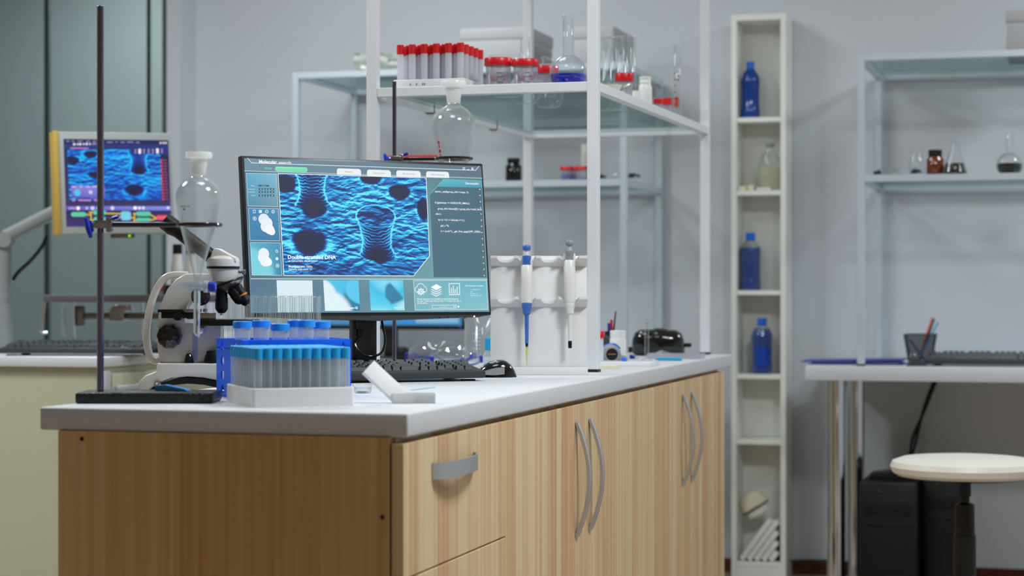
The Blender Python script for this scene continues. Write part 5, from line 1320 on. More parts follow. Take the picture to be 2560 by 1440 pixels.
# ---------------------------------------------------------------- desks along the back wall
def local_of(p):
    q = Vector((p.x, p.y, 0))-C0; return q.dot(EX), q.dot(EY)
def on_line(px, ly):
    """room x of the point at room depth ly seen at column px"""
    return xwall(px, ly)
UD = .595                                  # depth of the wall shelving units
uy = WY-UD-.035                            # their front posts
def desk(label, x0, x1, y0, y1, legs):
    t = thing('desk', label, 'desk', rm(x0, y0), RZ)
    w, d = x1-x0, y1-y0
    b = MB(); b.box((w/2, d/2, DT-.024), (w, d, .048), .002); b.build('desktop', 'desktop', t)
    for (lx, ly) in legs:
        b = MB(); b.cyl(.030, .012, DT-.048, 32, T(lx, ly, 0)); b.lathe([(0,0),(.034,0),(.034,.008),(.03,.012)], 32, T(lx,ly,0)); b.build('leg', 'chrome', t)
    return t
dl0 = on_line(2013, uy-.04); dw = 1.5
dy0 = uy-.045
desk('pale desk on chrome legs along the back wall at right with stool in front', dl0, dl0+dw, dy0, WY-.03, ((.095,.07),(.115,.50),(dw-.1,.07),(dw-.1,.50)))
ul0 = on_line(741, uy); ur1 = ul0+1.21
desk('pale desk along the back wall behind the island carrying a shelving unit', ul0-.35, ur1+.06, dy0-.06, WY-.03, ((.1,.1),(.1,.5),(1.5,.1),(1.5,.5)))
HT = 1.826-DT; HM = 1.424-DT
def wallunit(label, x0, w):
    p = rm(x0, uy); return unit(label, (p.x, p.y, DT), RZ, w, UD, HT, [HM], .024, mats=('postblue','postblue','shelfglass'))
rx0 = on_line(2153, uy)
wallunit('pale steel and glass shelving unit standing on the right-hand desk', rx0, 1.21)
wallunit('pale steel and glass shelving unit standing on the desk behind the island', ul0, 1.21)
def onu(px, dy, z): # point at height z, dy behind the unit fronts
    q = rm(on_line(px, uy+dy), uy+dy); return Vector((q.x, q.y, z))
ZT = 1.826-.0018; ZM = 1.424-.0018
def scale(px, dy): return onu(px, dy, 0).y/F
def sz(px, dy, row): return EYE-(row-HZ)*scale(px, dy)
def lidbox(label, px0, px1, dy, ztop, d, z=ZT):
    a = onu(px0, dy, z); c = onu(px1, dy, z); w = (c-a).length; h = ztop-z
    t = thing('storage_box', label, 'box', a, RZ)
    b = MB(); b.box((w/2, d/2, (h-.03)/2), (w-.006, d-.006, h-.03), .001); b.build('body', 'box', t)
    b = MB(); b.box((w/2, d/2, h-.02), (w, d, .04), .0015); b.build('lid', 'box', t)
lidbox('large white lidded box on top of the rear shelving unit, left one', 1150, 1322, .06, sz(1150,.06,72), .34)
lidbox('white lidded box on top of the rear shelving unit, behind the glass test tubes', 1432, 1533, .05, sz(1533,.05,64), .33)
lidbox('white lidded box on top of the right-hand shelving unit at the photo edge', 2514, 2640, .12, sz(2514,.12,25), .30)
ft = thing('foil_package', 'crinkled silvery foil package on top of the rear shelving unit at left', 'package', onu(885, .12, ZT), RZ)
fwid = (onu(1000,.12,0)-onu(885,.12,0)).length; fh_ = sz(900,.12,135)-ZT
bm = bmesh.new(); bmesh.ops.create_cube(bm, size=1); bmesh.ops.subdivide_edges(bm, edges=bm.edges[:], cuts=6, use_grid_fill=True)
b = MB(); rg = random.Random(3)
b.add([(fwid/2+v.co.x*fwid+rg.uniform(-.006,.006), .1+v.co.y*.2+rg.uniform(-.006,.006), max(0, fh_/2+v.co.z*fh_+(rg.uniform(-.008,.008) if v.co.z > -.49 else 0))) for v in bm.verts], [[v.index for v in f.verts] for f in bm.faces]); bm.free()
b.build('wrapping', 'foilwrap', ft, 20)
# rear unit, middle shelf
jh = sz(1283,.03,394)-ZM
jar('bottle', 'dark brown glass jar on the rear middle shelf right of the large monitor', 'jar', onu(1284,.06,ZM), [(0,0),(.027,0),(.0285,.002),(.0285,jh*.66),(.020,jh*.78),(.018,jh*.82)], 'darkjar', 32, [(.018,jh*.80),(.0225,jh*.84),(.0225,jh-.002),(.021,jh),(0,jh)], 'black')
ch = sz(1430,.04,416)-ZM
for k, (px, dy, lq) in enumerate(((1417,.045,'liquid'),(1436,.11,'lilac'),(1456,.045,'liquid'))):
    lab = ('leftmost red lidded cup on the rear middle shelf, half full of blue liquid','middle red lidded cup with lilac liquid on the rear middle shelf','red lidded cup with little blue liquid on the rear shelf beside the steel post')[k]
    r = .0235; h = ch
    lv = (.5,.55,.2)[k]*h
    jar('sample_jar', lab, 'jar', onu(px, dy, ZM), [(0,.001),(r*.85,.001),(r*.9,h*.8)], 'jar', 28, [(r*.93,h*.76),(r*1.02,h*.77),(r*1.02,h*.98),(r,h),(0,h)], 'red', [(0,.002),(r*.82,.002),(r*.84,lv),(0,lv)], lq)
gp_ = thing('safety_goggles', 'safety glasses with dark navy arm tips on the rear middle shelf', 'glasses', onu(1538, .05, ZM), RZ-.1)
def spectacles(t, w=.115):
    for sgn in (-1,1):
        b = MB(); b.tube([(sgn*w*.25+w*.2*math.cos(a), 0, .017+.013*math.sin(a)) for a in [2*PI*i/24 for i in range(24)]], .0018, 8, True); b.build('lens_rim', 'glass', t)
        b = MB(); b.tube(smooth_curve([(sgn*w*.46,0,.020),(sgn*w*.52,.03,.021),(sgn*w*.55,.08,.018)], 5), 1, 8, flat=(.005,.0025)); b.box((sgn*w*.50,.0,.014), (.026,.01,.011), .003); b.build('temple', 'navydark', t)
    b = MB(); b.tube([(-w*.06,0,.02),(0,-.003,.024),(w*.06,0,.02)], .0025, 8); b.build('bridge', 'chrome', t)
spectacles(gp_)
mc = thing('measuring_cylinder', 'pale yellow plastic measuring cylinder behind the red lidded cups', 'measuring cylinder', onu(1462, .30, ZM), 0)
b = MB(); hh_ = sz(1460,.30,360)-ZM; b.lathe([(0,0),(.020,0),(.020,.004),(.014,.006),(.014,hh_-.002),(.0155,hh_)], 24); b.build('body', 'offwhite', mc)
b = MB(); [b.box((0,-.0143,.03+.009*i),(.010,.0006,.0012)) for i in range(int((hh_-.05)/.009))]; b.build('graduation', 'print', mc)
rr_ = thing('foam_rack', 'low rack of red capped tubes on the rear middle shelf above the large monitor', 'tube rack', onu(962, .05, ZM), RZ)
wv = (onu(1092,.05,0)-onu(962,.05,0)).length
b = MB(); b.box((wv/2,.05,.010), (wv+.01,.10,.020), .003); b.build('foam_block', 'foam', rr_)
zr = sz(1000,.05,388)-ZM
for j in range(3):
    for i in range(9):
        b = MB(); X = T(.010+(wv-.02)/8*i, .018+.032*j, 0); b.cyl(.0065, .0202, zr-.018, 12, X); o = b.build('tube', 'tubewhite', rr_)
        b = MB(); b.cyl(.0082, zr-.018, zr, 14, X, bev=.001); b.build('cap', 'red', o)
# right unit, middle shelf
g2 = thing('safety_goggles', 'safety glasses with navy arm tips at the left end of the right-hand shelf', 'glasses', onu(2240, .06, ZM), RZ-.1); spectacles(g2, .125)
h1 = sz(2292,.10,376)-ZM
jar('glass_bottle', 'empty clear glass bottle on the right-hand shelf left of the amber jar', 'bottle', onu(2292,.14,ZM), [(0,.001),(.027,.001),(.029,.004),(.029,h1*.62),(.019,h1*.80),(.018,h1*.86),(.022,h1*.90),(.022,h1)], 'glass', 32, parts=('body',))
h2 = sz(2339,.05,374)-ZM
jar('bottle', 'amber glass jar with black lid on the right-hand shelf', 'jar', onu(2338,.07,ZM), [(0,.001),(.026,.001),(.028,.003),(.028,h2*.62),(.020,h2*.75),(.019,h2*.8)], 'amber', 32, [(.0195,h2*.74),(.0225,h2*.78),(.0225,h2-.002),(.021,h2),(0,h2)], 'black', [(0,.004),(.0255,.004),(.0255,h2*.58),(0,h2*.58)], 'amber')
h3 = sz(2387,.05,336)-ZM
R3 = .041
jar('conical_flask', 'conical glass flask a quarter full of dark liquid beside the amber jar', 'flask', onu(2387,.06,ZM), [(0,.001),(R3,.001),(R3+.001,.006),(R3*.97,.012),(.0155,h3*.72),(.0135,h3*.80),(.0135,h3*.97),(.018,h3*.985),(.018,h3)], 'glass', 40, liquid=[(0,.003),(R3-.002,.003),(R3-.001,.007),(R3*.74,h3*.30),(0,h3*.30)], liqm='darkliquid')
h4 = sz(2524,.05,330)-ZM
flask('round_flask', 'round long-necked flask of dark liquid at the right end of the right-hand shelf', onu(2524,.08,ZM), .0425, .0125, h4, .038, 'darkliquid')
# right desk top
ZD = DT
DYF = -.02
def ond(px, dy, z=DT): return onu(px, dy, z)
pc = ond(2301, .30)
mcup = thing('pen_cup', 'dark wire mesh pen cup holding pens at the left of the right-hand desk', 'pen cup', pc, RZ)
b = MB()
def frustum(mb, a, c, h, t0=0):
    mb.add([(-a,-a,t0),(a,-a,t0),(a,a,t0),(-a,a,t0),(-c,-c,h),(c,-c,h),(c,c,h),(-c,c,h)], [(0,1,5,4),(1,2,6,5),(2,3,7,6),(3,0,4,7),(3,2,1,0)])
frustum(b, .036, .052, .10); b.build('mesh_wall', 'mesh', mcup, 0)
b = MB(); c_ = .052; b.tube([(-c_,-c_,.10),(c_,-c_,.10),(c_,c_,.10),(-c_,c_,.10)], .0022, 6, True)
for sx in (-1,1):
    for sy in (-1,1): b.tube([(sx*.036,sy*.036,0),(sx*c_,sy*c_,.10)], .002, 6)
b.build('rim', 'charcoal', mcup)
for k, (c, a, e) in enumerate((('orange2',(-.01,0,.004),(.040,.01,.158)),('black',(-.005,.008,.004),(.046,.016,.154)),('cyan',(-.012,-.01,.004),(.060,-.004,.142)),('navy',(.02,.0,.004),(-.036,.0,.082)))):
    lab = ('orange pen leaning in the wire mesh pen cup','black pen leaning in the wire mesh pen cup','light blue pen leaning lowest to the right in the wire mesh pen cup','navy pen leaning left inside the wire mesh pen cup')[k]
    t = thing('pen', lab, 'pen', pc, RZ); b = MB(); b.rod(a, e, .0038, 10, .003); b.build('barrel', c, t)

fo1 = thing('folder', 'blue card folder lying open at the left end of the right-hand desk', 'folder', ond(2145, .185), RZ)
b = MB(); b.box((.0,.0,.0015), (.31,.22,.003)); b.build('back_cover', 'navyfold', fo1); b = MB(); b.box((0,0,.006), (.29,.20,.004)); b.build('paper_sheets', 'paper', fo1)
b = MB(); b.box((-.01,-.005,.0135), (.34,.22,.003), 0, RYm(math.radians(-1.2))); b.build('front_cover', 'navyfold', fo1)
cbk = thing('clipboard_clip', 'metal ring clip and papers between folder and keyboard on the right-hand desk', 'clip', ond(2290, .03), RZ+.2)
b = MB(); b.prism([(-.03,0),(.035,0),(.03,.012),(-.01,.028),(-.02,.02)], -.02, .02); b.build('binder', 'charcoal', cbk); b = MB(); b.tube([(-.01+.01*math.cos(a),0,.03+.010*math.sin(a)) for a in [PI*i/8 for i in range(9)]], .0016, 6); b.build('wire', 'steel', cbk)
kk = ond(2500, .045); keyboard('black keyboard on the right-hand desk at the photo edge', kk+Vector((-.02,0,0)), RZ+math.radians(2), .44, .145, True, 8)
cbl = thing('cables', 'black cables hanging down the wall under the right-hand desk', 'cables', (0,0,0), 0)
for off in (0, .02):
    pts = [onu(2335+off*300, UD-.03, DT-.07), onu(2310+off*200, UD-.01, .62), onu(2290-off*500, UD, .5), onu(2272+off*50, UD, .38), onu(2265, UD-.02, .24)]
    b = MB(); b.tube(smooth_curve(pts, 6), .0055, 8); b.build('cable', 'black', cbl)
# computer towers
def tower(label, px0, dy, w, d, h, front):
    t = thing('computer_tower', label, 'computer', onu(px0, dy, 0), RZ)
    b = MB(); b.box((w/2,d/2+.01,h/2+.006), (w,d,h-.012), .004); b.build('case', 'pcblack', t)
    b = MB(); b.box((w/2,0,h/2), (w+.004,.022,h), .006); b.box((w/2,-.012,h*.80), (w*.8,.004,.05), .001); b.box((w/2,-.012,h*.66), (w*.86,.003,.006), .001); b.build('front_bezel', 'black', t)
    b = MB(); b.box((w*.35,-.0125,h*.93), (.012,.003,.006)); b.build('power_button', 'charcoal', t)
    for x in (.03,w-.03):
        for y in (.03,d-.03): q = MB(); q.cyl(.012,0,.0062,12,T(x,y,0)); q.build('foot','black',t)
    return t
hb_ = sz(2200, -.02, 1205)
tower('black computer tower on the floor under the right-hand desk, nearer one', 2150, -.02, .185, .40, hb_, 0)
tower('second black computer tower half hidden behind the stool column', 2312, .10, .12, .38, sz(2320,.12,1185), 0)
rt_ = thing('router', 'small black device lying on top of the nearer computer tower', 'device', onu(2172, .08, hb_+.0006), RZ)
b = MB(); b.prism([(0,0),(.15,0),(.14,.018),(.10,.022),(.085,.036),(.07,.024),(.01,.018)], 0, .12, bev=.002); b.build('shell', 'black', rt_)
# stool
Ys = 5.45; spx = 2412
sto = thing('stool', 'round cream padded stool on a black gas column at the right edge', 'stool', pz(spx, Ys, 0), 0)
zs = EYE-(1170-HZ)/F*Ys; rs = 184/F*Ys
b = MB(); b.lathe([(0,zs-.020),(rs*.90,zs-.021),(rs*.97,zs-.012),(rs,zs+.004),(rs*.97,zs+.018),(rs*.85,zs+.027),(rs*.5,zs+.033),(0,zs+.034)], 64); b.build('seat', 'seat', sto)
b = MB(); b.lathe([(0,zs-.028),(rs*.72,zs-.028),(rs*.75,zs-.024),(rs*.75,zs-.020),(0,zs-.020)], 48); b.build('seat_plate', 'black', sto)
zc = lambda row: EYE-(row-HZ)/F*Ys
b = MB(); b.lathe([(.017,zs-.028),(.017,zc(1240)),(.013,zc(1242)),(.013,zc(1256)),(.026,zc(1260)),(.027,zc(1335)),(.030,zc(1337)),(.031,.16),(.04,.15),(.04,.09),(0,.09)], 28); b.build('column', 'black', sto)
for k in range(5):
    a = 2*PI*k/5+.3; q = MB(); q.tube([(0,0,.11),(.14*math.cos(a),.14*math.sin(a),.09),(.27*math.cos(a),.27*math.sin(a),.07)], [.022,.018,.014], 10); lg = q.build('base_leg', 'black', sto)
    q = MB(); q.cyl(.027,-.012,.012,16,T(.27*math.cos(a),.27*math.sin(a),.027) @ RZm(a) @ RX(PI/2)); q.build('caster', 'charcoal', lg)
# cord on the floor
fcd = MB(); pts = [rm(on_line(1960, WY-.06), WY-.06, .054), rm(on_line(2010, WY-.05), WY-.05, .056), rm(on_line(2060, WY-.06), WY-.06, .060), rm(on_line(2150, WY-.05), WY-.05, .052)]
o = fcd.tube(smooth_curve(pts, 6), .005, 8).build('power_cord', 'black'); tag(o, 'black power cord running along the brown baseboard beside the bookcase', 'cord')

# ---------------------------------------------------------------- narrow bookcase
by = WY-.17; bx0 = on_line(1828, by); bx1 = on_line(1965, by); bwid = bx1-bx0
YB = rm(bx0, by).y
zrow = lambda row, px=1896: EYE-(row-HZ)*rm(on_line(px, by), by).y/F
bc = thing('bookcase', 'tall narrow white bookcase against the back wall with blue bottles', 'bookcase', rm(bx0, by), RZ)
zt2 = zrow(35); pt = .016; bdp = .165
for (x, nm) in ((pt/2+.002,0),(bwid-pt/2-.002,1)):
    b = MB(); b.box((x,bdp/2,zt2/2), (pt+.004,bdp,zt2), .001, seg=1); b.build('side_panel', 'shelfwhite', bc)
b = MB(); b.box((bwid/2,bdp/2,zt2-.011), (bwid-.04,bdp,.022), .001, seg=1); b.build('top_panel', 'shelfwhite', bc)
b = MB(); b.box((bwid/2,bdp-.003,zt2/2), (bwid-.04,.005,zt2-.03)); b.build('back_panel', 'shelfwhite', bc)
shz = {}
for row in (298, 481, 731, 941, 1105, 1411):
    z = zrow(row-5); shz[row] = z
    b = MB(); b.box((bwid/2,bdp/2-.003,z-.0085), (bwid-.0405,bdp-.012,.017), .0008, seg=1); b.build('shelf', 'shelfwhite', bc)
b = MB(); b.box((bwid/2,.010,shz[1411]/2-.0085), (bwid-.0405,.014,shz[1411]-.018)); b.build('kickboard', 'shelfwhite', bc)
def onb(px, row, dy=.07):
    q = rm(on_line(px, by+dy), by+dy); return Vector((q.x, q.y, shz[row]+.0004))
def bluebottle(label, px, row, top, lvl, w, dy=.065):
    p = onb(px, row, dy); k = p.y/F; h = EYE-(top-HZ)*k-p.z; r = w*k/2
    t = thing('bottle', label, 'bottle', p, 0)
    sh_ = h*.70
    pr = [(0,0),(r*.9,0),(r,.006),(r,sh_*.22),(r*.95,sh_*.26),(r*.95,sh_*.84),(r,sh_*.88),(r*.97,sh_),(r*.78,sh_+.018),(r*.42,sh_+.034),(r*.34,h*.86),(r*.34,h*.9)]
    lz = lvl*h
    b = MB(); b.lathe(pr, 32); b.build('body', 'glass' if lvl < .9 else 'bluebottle', t)
    if lvl < .9:
        b = MB(); lq = [(max(0, a-.001), max(z, .001)) for a, z in pr if z < lz]; lq = lq+[(lq[-1][0], lz), (0, lz)]; b.lathe(lq, 32); b.build('liquid', 'bluebottle', t)
    b = MB(); b.lathe([(r*.36,h*.86),(r*.43,h*.87),(r*.43,h-.002),(r*.38,h),(0,h)], 32, rib=16, rd=.02); b.build('cap', 'blue', t)
    return t
bluebottle('blue bottle full to the neck on the top shelf of the narrow bookcase', 1876, 298, 155, .97, 46)
bluebottle('blue bottle filled to the shoulder on the third shelf of the narrow bookcase', 1876, 731, 582, .74, 53)
bb = bluebottle('blue bottle with dark blue label on the fourth shelf of the narrow bookcase', 1905, 941, 795, .80, 54)
p = onb(1905, 941, .065); k_ = p.y/F; r_ = 27*k_
b = MB(); b.add([(r_*1.005*math.sin(a), -r_*1.005*math.cos(a), z) for z in (.028,.098) for a in [(-.75+1.5*i/10) for i in range(11)]], [(i,i+1,12+i,11+i) for i in range(10)]); b.build('label', 'bluelabel', bb)
p = onb(1925, 481, .06); k_ = p.y/F; h_ = EYE-(358-HZ)*k_-p.z; r_ = 27*k_
jar('bottle', 'clear bottle of pale yellow liquid on the second shelf of the narrow bookcase', 'bottle', p+Vector((0,0,.0)), [(0,.001),(r_*.95,.001),(r_,.006),(r_,h_*.55),(r_*.9,h_*.68),(r_*.4,h_*.84),(r_*.36,h_*.93)], 'glass', 32, [(r_*.38,h_*.92),(r_*.42,h_*.93),(r_*.42,h_),(0,h_)], 'greyp', [(0,.002),(r_*.93,.002),(r_*.96,h_*.48),(0,h_*.48)], 'paleliquid')
for k, (px, w_, hh2, mm, lab) in enumerate(((1858,.030,.016,'note','cream slab lying at the left of the second bookcase shelf'),(1879,.022,.019,'note','small cream box between slab and clear bottle on the second bookcase shelf'))):
    t = thing('small_box', lab, 'box', onb(px, 481, .035+.0*k), RZ); b = MB(); b.box((0,0,hh2/2), (w_,.05,hh2), .001); b.build('carton', mm, t)
t = thing('slide_pack', 'flat white pack in front of the clear bottle on the second bookcase shelf', 'pack', onb(1910, 481, .015), RZ); b = MB(); b.box((0,0,.005), (.05,.022,.010), .001); b.build('pack', 'white', t)
# leaning boards and mask on the bottom shelf
zb_ = shz[1411]
iw = bwid-.044
for k in range(5):
    lab = ('first','second','third','fourth','fifth')[k]
    a = math.radians(36)
    t = thing('white_board', '%s from the left of the thin white boards leaning on the lowest bookcase shelf' % lab, 'board', rm(bx0, by)+EX*(.0255+.0265*k)+EY*.02+Vector((0,0,zb_)), RZ)
    Lb = .178 if k < 4 else .150
    Lb = min(Lb, (bwid-.0255-.0195-(.0255+.0265*k))/math.sin(a))
    b = MB(); b.box((.010,.055,Lb/2), (.019,.11,Lb), .0012, T(0,0,.0) @ RYm(a)); o = b.build('board', 'paper', t)
    mnz = min(v.co.z for v in o.data.vertices)
    for v in o.data.vertices: v.co.z -= mnz-.0003
mp_ = onb(1890, 1411, .075); mz1 = zrow(1300)
mk = thing('face_mask', 'pale moulded respirator mask with blue band on the leaning boards in the bookcase', 'mask', Vector((mp_.x, mp_.y, mz1)), RZ)
b = MB(); vs = []; fs = []; n, m = 28, 10
Xk = T(-.006,-.012,.052) @ RYm(math.radians(-28)) @ Matrix.Diagonal((.88,.8,.92,1))
for j in range(m+1):
    v = j/m
    for i in range(n):
        a = 2*PI*i/n; rr = math.sin(v*PI*.56)**.8
        vs.append((.058*rr*math.cos(a)*(1-.1*math.sin(a)), .040*rr*math.sin(a), .050*math.cos(v*PI*.62)))
for j in range(m):
    for i in range(n): fs.append((j*n+i, j*n+(i+1) % n, (j+1)*n+(i+1) % n, (j+1)*n+i))
b.add(vs, fs, Xk); b.build('shell', 'maskw', mk)
b = MB(); b.tube([Xk @ Vector((.0595*math.cos(a), .041*math.sin(a), -.018+.004*math.cos(a))) for a in [2*PI*i/28 for i in range(28)]], .003, 8, True); b.build('band', 'navydark', mk)
b = MB(); b.add([(.052*math.cos(2*PI*i/20)*s_, .036*math.sin(2*PI*i/20)*s_, z) for s_, z in ((1,-.022),(.9,-.045),(.3,-.056)) for i in range(20)], [(r*20+i, r*20+(i+1) % 20, (r+1)*20+(i+1) % 20, (r+1)*20+i) for r in range(2) for i in range(20)], Xk); b.build('inner_cup', 'shelfwhite', mk)
b = MB(); b.tube(smooth_curve([Xk @ Vector(q) for q in ((.056,-.01,-.01),(.064,-.012,.012),(.050,-.014,.030))], 5), .0022, 8); b.build('strap', 'maskw', mk)

# ---------------------------------------------------------------- third monitor on the rear desk
pm = onu(958, .16, DT)
m3 = thing('computer_monitor', 'black monitor with blue picture on the rear desk, glimpsed below the large monitor', 'monitor', rm(on_line(757, uy+.16), uy+.16, DT), RZ)
w3 = (onu(1160,.16,0)-onu(757,.16,0)).length; zb3 = sz(958,.16,824)-DT
b = MB(); b.box((w3/2,.012,zb3+.165), (w3,.024,.33), .003); b.build('housing', 'bezel', m3)
S3 = Screen([(0,0),(1,0),(1,1),(0,1)], [(.008,zb3+.322),(w3-.008,zb3+.322),(w3-.008,zb3+.016),(.008,zb3+.016)])
S3.poly([(0,0),(1,0),(1,1),(0,1)], '#3f7fae', 0)
S3.grid([(.2,.1),(.75,.1),(.75,.75),(.2,.75)], nano(80,50,900,[],[(300,200,120,80,.8),(640,420,130,80,.8)],9), 1)
for (a, c, cc) in ((.02,.36,'#4f86b2'),(.36,.46,'#bfe4f4'),(.47,.60,'#3f8fd0'),(.61,.70,'#2a8fe0'),(.71,.98,'#7fb2d4')): S3.poly([(a,.80),(c,.80),(c,.97),(a,.97)], cc, 1)
S3.build('screen', m3, T(0,-.0003,0))
b = MB(); b.box((w3*.52,.06,zb3/2+.06), (.05,.02,zb3+.10), .003); b.build('neck', 'bezel', m3)
b = MB(); b.box((w3*.52,.085,.005), (.24,.18,.010), .004); b.build('foot', 'bezel', m3)
sp3 = thing('loudspeaker', 'round black device on the rear desk seen under the large monitor', 'device', onu(1004, .06, DT), 0)
b = MB(); b.lathe([(0,0),(.032,0),(.034,.004),(.030,.036),(.018,.048),(0,.05)], 28); b.build('shell', 'black', sp3)

# ---------------------------------------------------------------- left bench
q = gp(255, 894); lb0 = Vector((q.x, q.y, 0))
BW, BD = 1.1, 1.42
bt = MB(); bt.box((-BW/2, BD/2, CT-.014), (BW, BD, .028), .002); o = bt.build('worktop', 'desktop'); tag(o, 'pale worktop of the cream bench at the left edge carrying a keyboard', 'worktop', lb0, RZ)
cb = thing('base_cabinet', 'cream laminate cabinet under the left bench with grey drawer handles', 'cabinet', lb0, RZ)
b = MB(); b.box((-BW/2-.004, BD/2+.008, (CT-.028)/2), (BW-.016, BD-.02, CT-.028)); b.build('carcass', 'cream', cb)
for k in range(3):
    b = MB(); z1 = CT-.045-.19*k; b.box((-.004+.008, .25, z1-.09), (.016,.42,.175), .001); dr_ = b.build('drawer', 'cream', cb)
    b = MB(); b.box((.022,.25,z1-.045), (.022,.40,.016), .003); b.build('handle', 'lgrey', dr_)
b = MB(); b.box((-.0,.02,CT-.10), (.018,.035,.12), .002); b.build('corner_post', 'lgrey', cb)
def onl(px, dx_y, z=CT):
    """point on the left bench at depth dx_y from its front, at column px"""
    k = (px-1280)/F
    bx, by_ = lb0.x+dx_y*EY.x, lb0.y+dx_y*EY.y
    t = (k*by_-bx)/(EX.x-k*EX.y); p = Vector((bx+t*EX.x, by_+t*EX.y, z)); return p
kl = onl(180, .10); keyboard('black keyboard on the cream bench at the left edge', kl, math.radians(-5), .44, .15, True, 6)
lm = thing('computer_mouse', 'black mouse beside the keyboard on the cream bench', 'mouse', onl(392, .42), RZ)
b = MB(); b.lathe([(0,0),(.024,0),(.030,.006),(.029,.016),(.018,.028),(0,.032)], 24, Matrix.Diagonal((1.0,1.6,1,1))); b.build('shell', 'black', lm)
# grey metal jack with crank
MJ = .42
jk = thing('lift_table', 'grey metal lifting table with a bent crank handle on the cream bench', 'apparatus', onl(290, MJ), 0)
kJ = onl(290, MJ).y/F; jx = lambda px: (px-290)*kJ; jz = lambda row: EYE-(row-HZ)*kJ-CT
b = MB(); b.box((jx(325), .05, jz(746)), ((560-130)*kJ, .13, 19*kJ), .003); b.build('top_plate', 'steelgrey', jk)

for px in (148,158,176,184,348,508):
    b = MB(); b.rod((jx(px),.05 if px not in (158,184) else .0,.0), (jx(px),.05 if px not in (158,184) else .0, jz(754)), 3.6*kJ, 14); b.build('post', 'chrome', jk)
b = MB(); b.box((jx(330),.03,jz(790)), (290*kJ,.02,15*kJ), .002); b.box((jx(193),.03,jz(790)), (24*kJ,.04,50*kJ), .003); b.build('cross_beam', 'brassy', jk)
b = MB(); b.prism([(jx(276),jz(803)),(jx(276),jz(778)),(jx(286),jz(762)),(jx(322),jz(762)),(jx(330),jz(776)),(jx(313),jz(778)),(jx(312),jz(803))], -.02, .05, bev=.002); b.rod((jx(292),-.026,jz(790)), (jx(292),-.01,jz(790)), 6*kJ, 18); b.build('slide_block', 'steel', jk)
b = MB(); b.tube(smooth_curve([(jx(132),.05,jz(741)),(jx(118),.05,jz(740)),(jx(106),.05,jz(744)),(jx(102),.05,jz(756)),(jx(96),.05,jz(800)),(jx(94),.05,jz(824)),(jx(98),.05,jz(832)),(jx(109),.05,jz(832))], 6), 4.0*kJ, 12); b.build('crank_handle', 'chrome', jk)
ztab = jz(746)+8.5*kJ+CT
def onj(px, dy=.05): return Vector((jk.location.x+jx(px), jk.location.y+dy, ztab+.0003))
for k, (px, dy, lab) in enumerate(((433,.075,'white bottle with black cap standing behind the microscope, left of the pair'),(466,.085,'white bottle with black cap standing behind the microscope, right of the pair'))):
    hB = EYE-(610-HZ)*onj(px,dy).y/F-ztab
    r = 15*kJ
    jar('bottle', lab, 'bottle', onj(px, dy), [(0,0),(r,0),(r*1.05,.002),(r*1.05,hB*.55),(r*.85,hB*.64),(r*.8,hB*.8)], 'white', 28, [(r*.75,hB*.79),(r*.78,hB*.80),(r*.76,hB*.99),(0,hB)], 'black', parts=('body','cap'))
hc = EYE-(702-HZ)*onj(393,.05).y/F-ztab
rc1 = thing('sample_tube', 'red capped tube standing on the lifting table left of the microscope handle', 'tube', onj(393,.03), 0)
b = MB(); r = 9*kJ; b.lathe([(0,0),(r*.85,0),(r*.85,hc*.4)], 20); b.build('body', 'tubewhite', rc1); b = MB(); b.lathe([(r*.88,hc*.3),(r,hc*.3),(r,hc),(0,hc)], 32, rib=14, rd=.02); b.build('cap', 'red', rc1)
bl = thing('sample_jar', 'round black-capped jar seen through the microscope carrying handle', 'jar', onj(420,.015), 0)
b = MB(); b.lathe([(0,0),(.016,0),(.018,.004),(.018,.022),(.012,.030),(0,.032)], 28); b.build('body', 'blackgloss', bl)
# red capped tubes behind the stage
tr3 = thing('foam_rack', 'white block with red capped tubes seen below the microscope head', 'tube rack', onl(505, .95), RZ)
kR = onl(505,.95).y/F
b = MB(); b.box((.045,.03,.027), (.10,.06,.054), .003); b.build('foam_block', 'foam', tr3)
zc3 = EYE-(706-HZ)*kR-CT
for j in range(2):
    for i in range(5):
        X = T(.008+.0185*i, .015+.028*j, 0)
        b = MB(); b.cyl(.0078, .0542, zc3-.018, 14, X); o = b.build('tube', 'tubewhite', tr3); b = MB(); b.cyl(.0088, zc3-.019, zc3, 16, X, bev=.001); b.build('cap', 'red', o)
# second monitor on its arm
TLm, TRm, BLm = at(133,327,5.86), at(425,337,6.02), at(145,585,5.84)
yw = math.atan2(TRm.y-TLm.y, TRm.x-TLm.x); w2 = math.hypot(TRm.x-TLm.x, TRm.y-TLm.y); h2_ = TLm.z-BLm.z
M['mongrey'] = P('putty monitor plastic', '#a3aaa9', .5); M['yellow'] = P('yellowed side', '#bc9c48', .55); M['armgrey'] = P('grey arm paint', '#868c8b', .5)
m2 = thing('computer_monitor', 'pale grey framed monitor with yellow side showing a blue picture at left', 'monitor', (BLm.x-.004, TLm.y, BLm.z-.0), yw)
tl2 = math.radians(-2); X2 = RYm(math.radians(-1.2)) @ RX(math.radians(-3))
b = MB(); b.box((w2/2+.0,.022,h2_/2), (w2,.044,h2_), .004, X2); b.build('housing', 'mongrey', m2)
b = MB(); b.box((-.004+.006,.020,h2_/2), (.017,.046,h2_+.003), .003, X2); b.build('side_strip', 'yellow', m2)
fr = [(155,102),(1530,150),(1556,1290),(195,1298)]
kk2 = w2/(425-133)
S2 = Screen(fr, [(.025,h2_-.022),(w2-.010,h2_-.022),(w2-.010,.022),(.025,.022)])
S2.poly(fr, ['#10204e','#12244f','#34346a','#3a2c66'], 0)
pal2 = [(0,'#160f2c'),(.2,'#0a2a80'),(.42,'#0b50c8'),(.62,'#0c86f0'),(.82,'#12b4f4'),(1,'#22d4f6')]
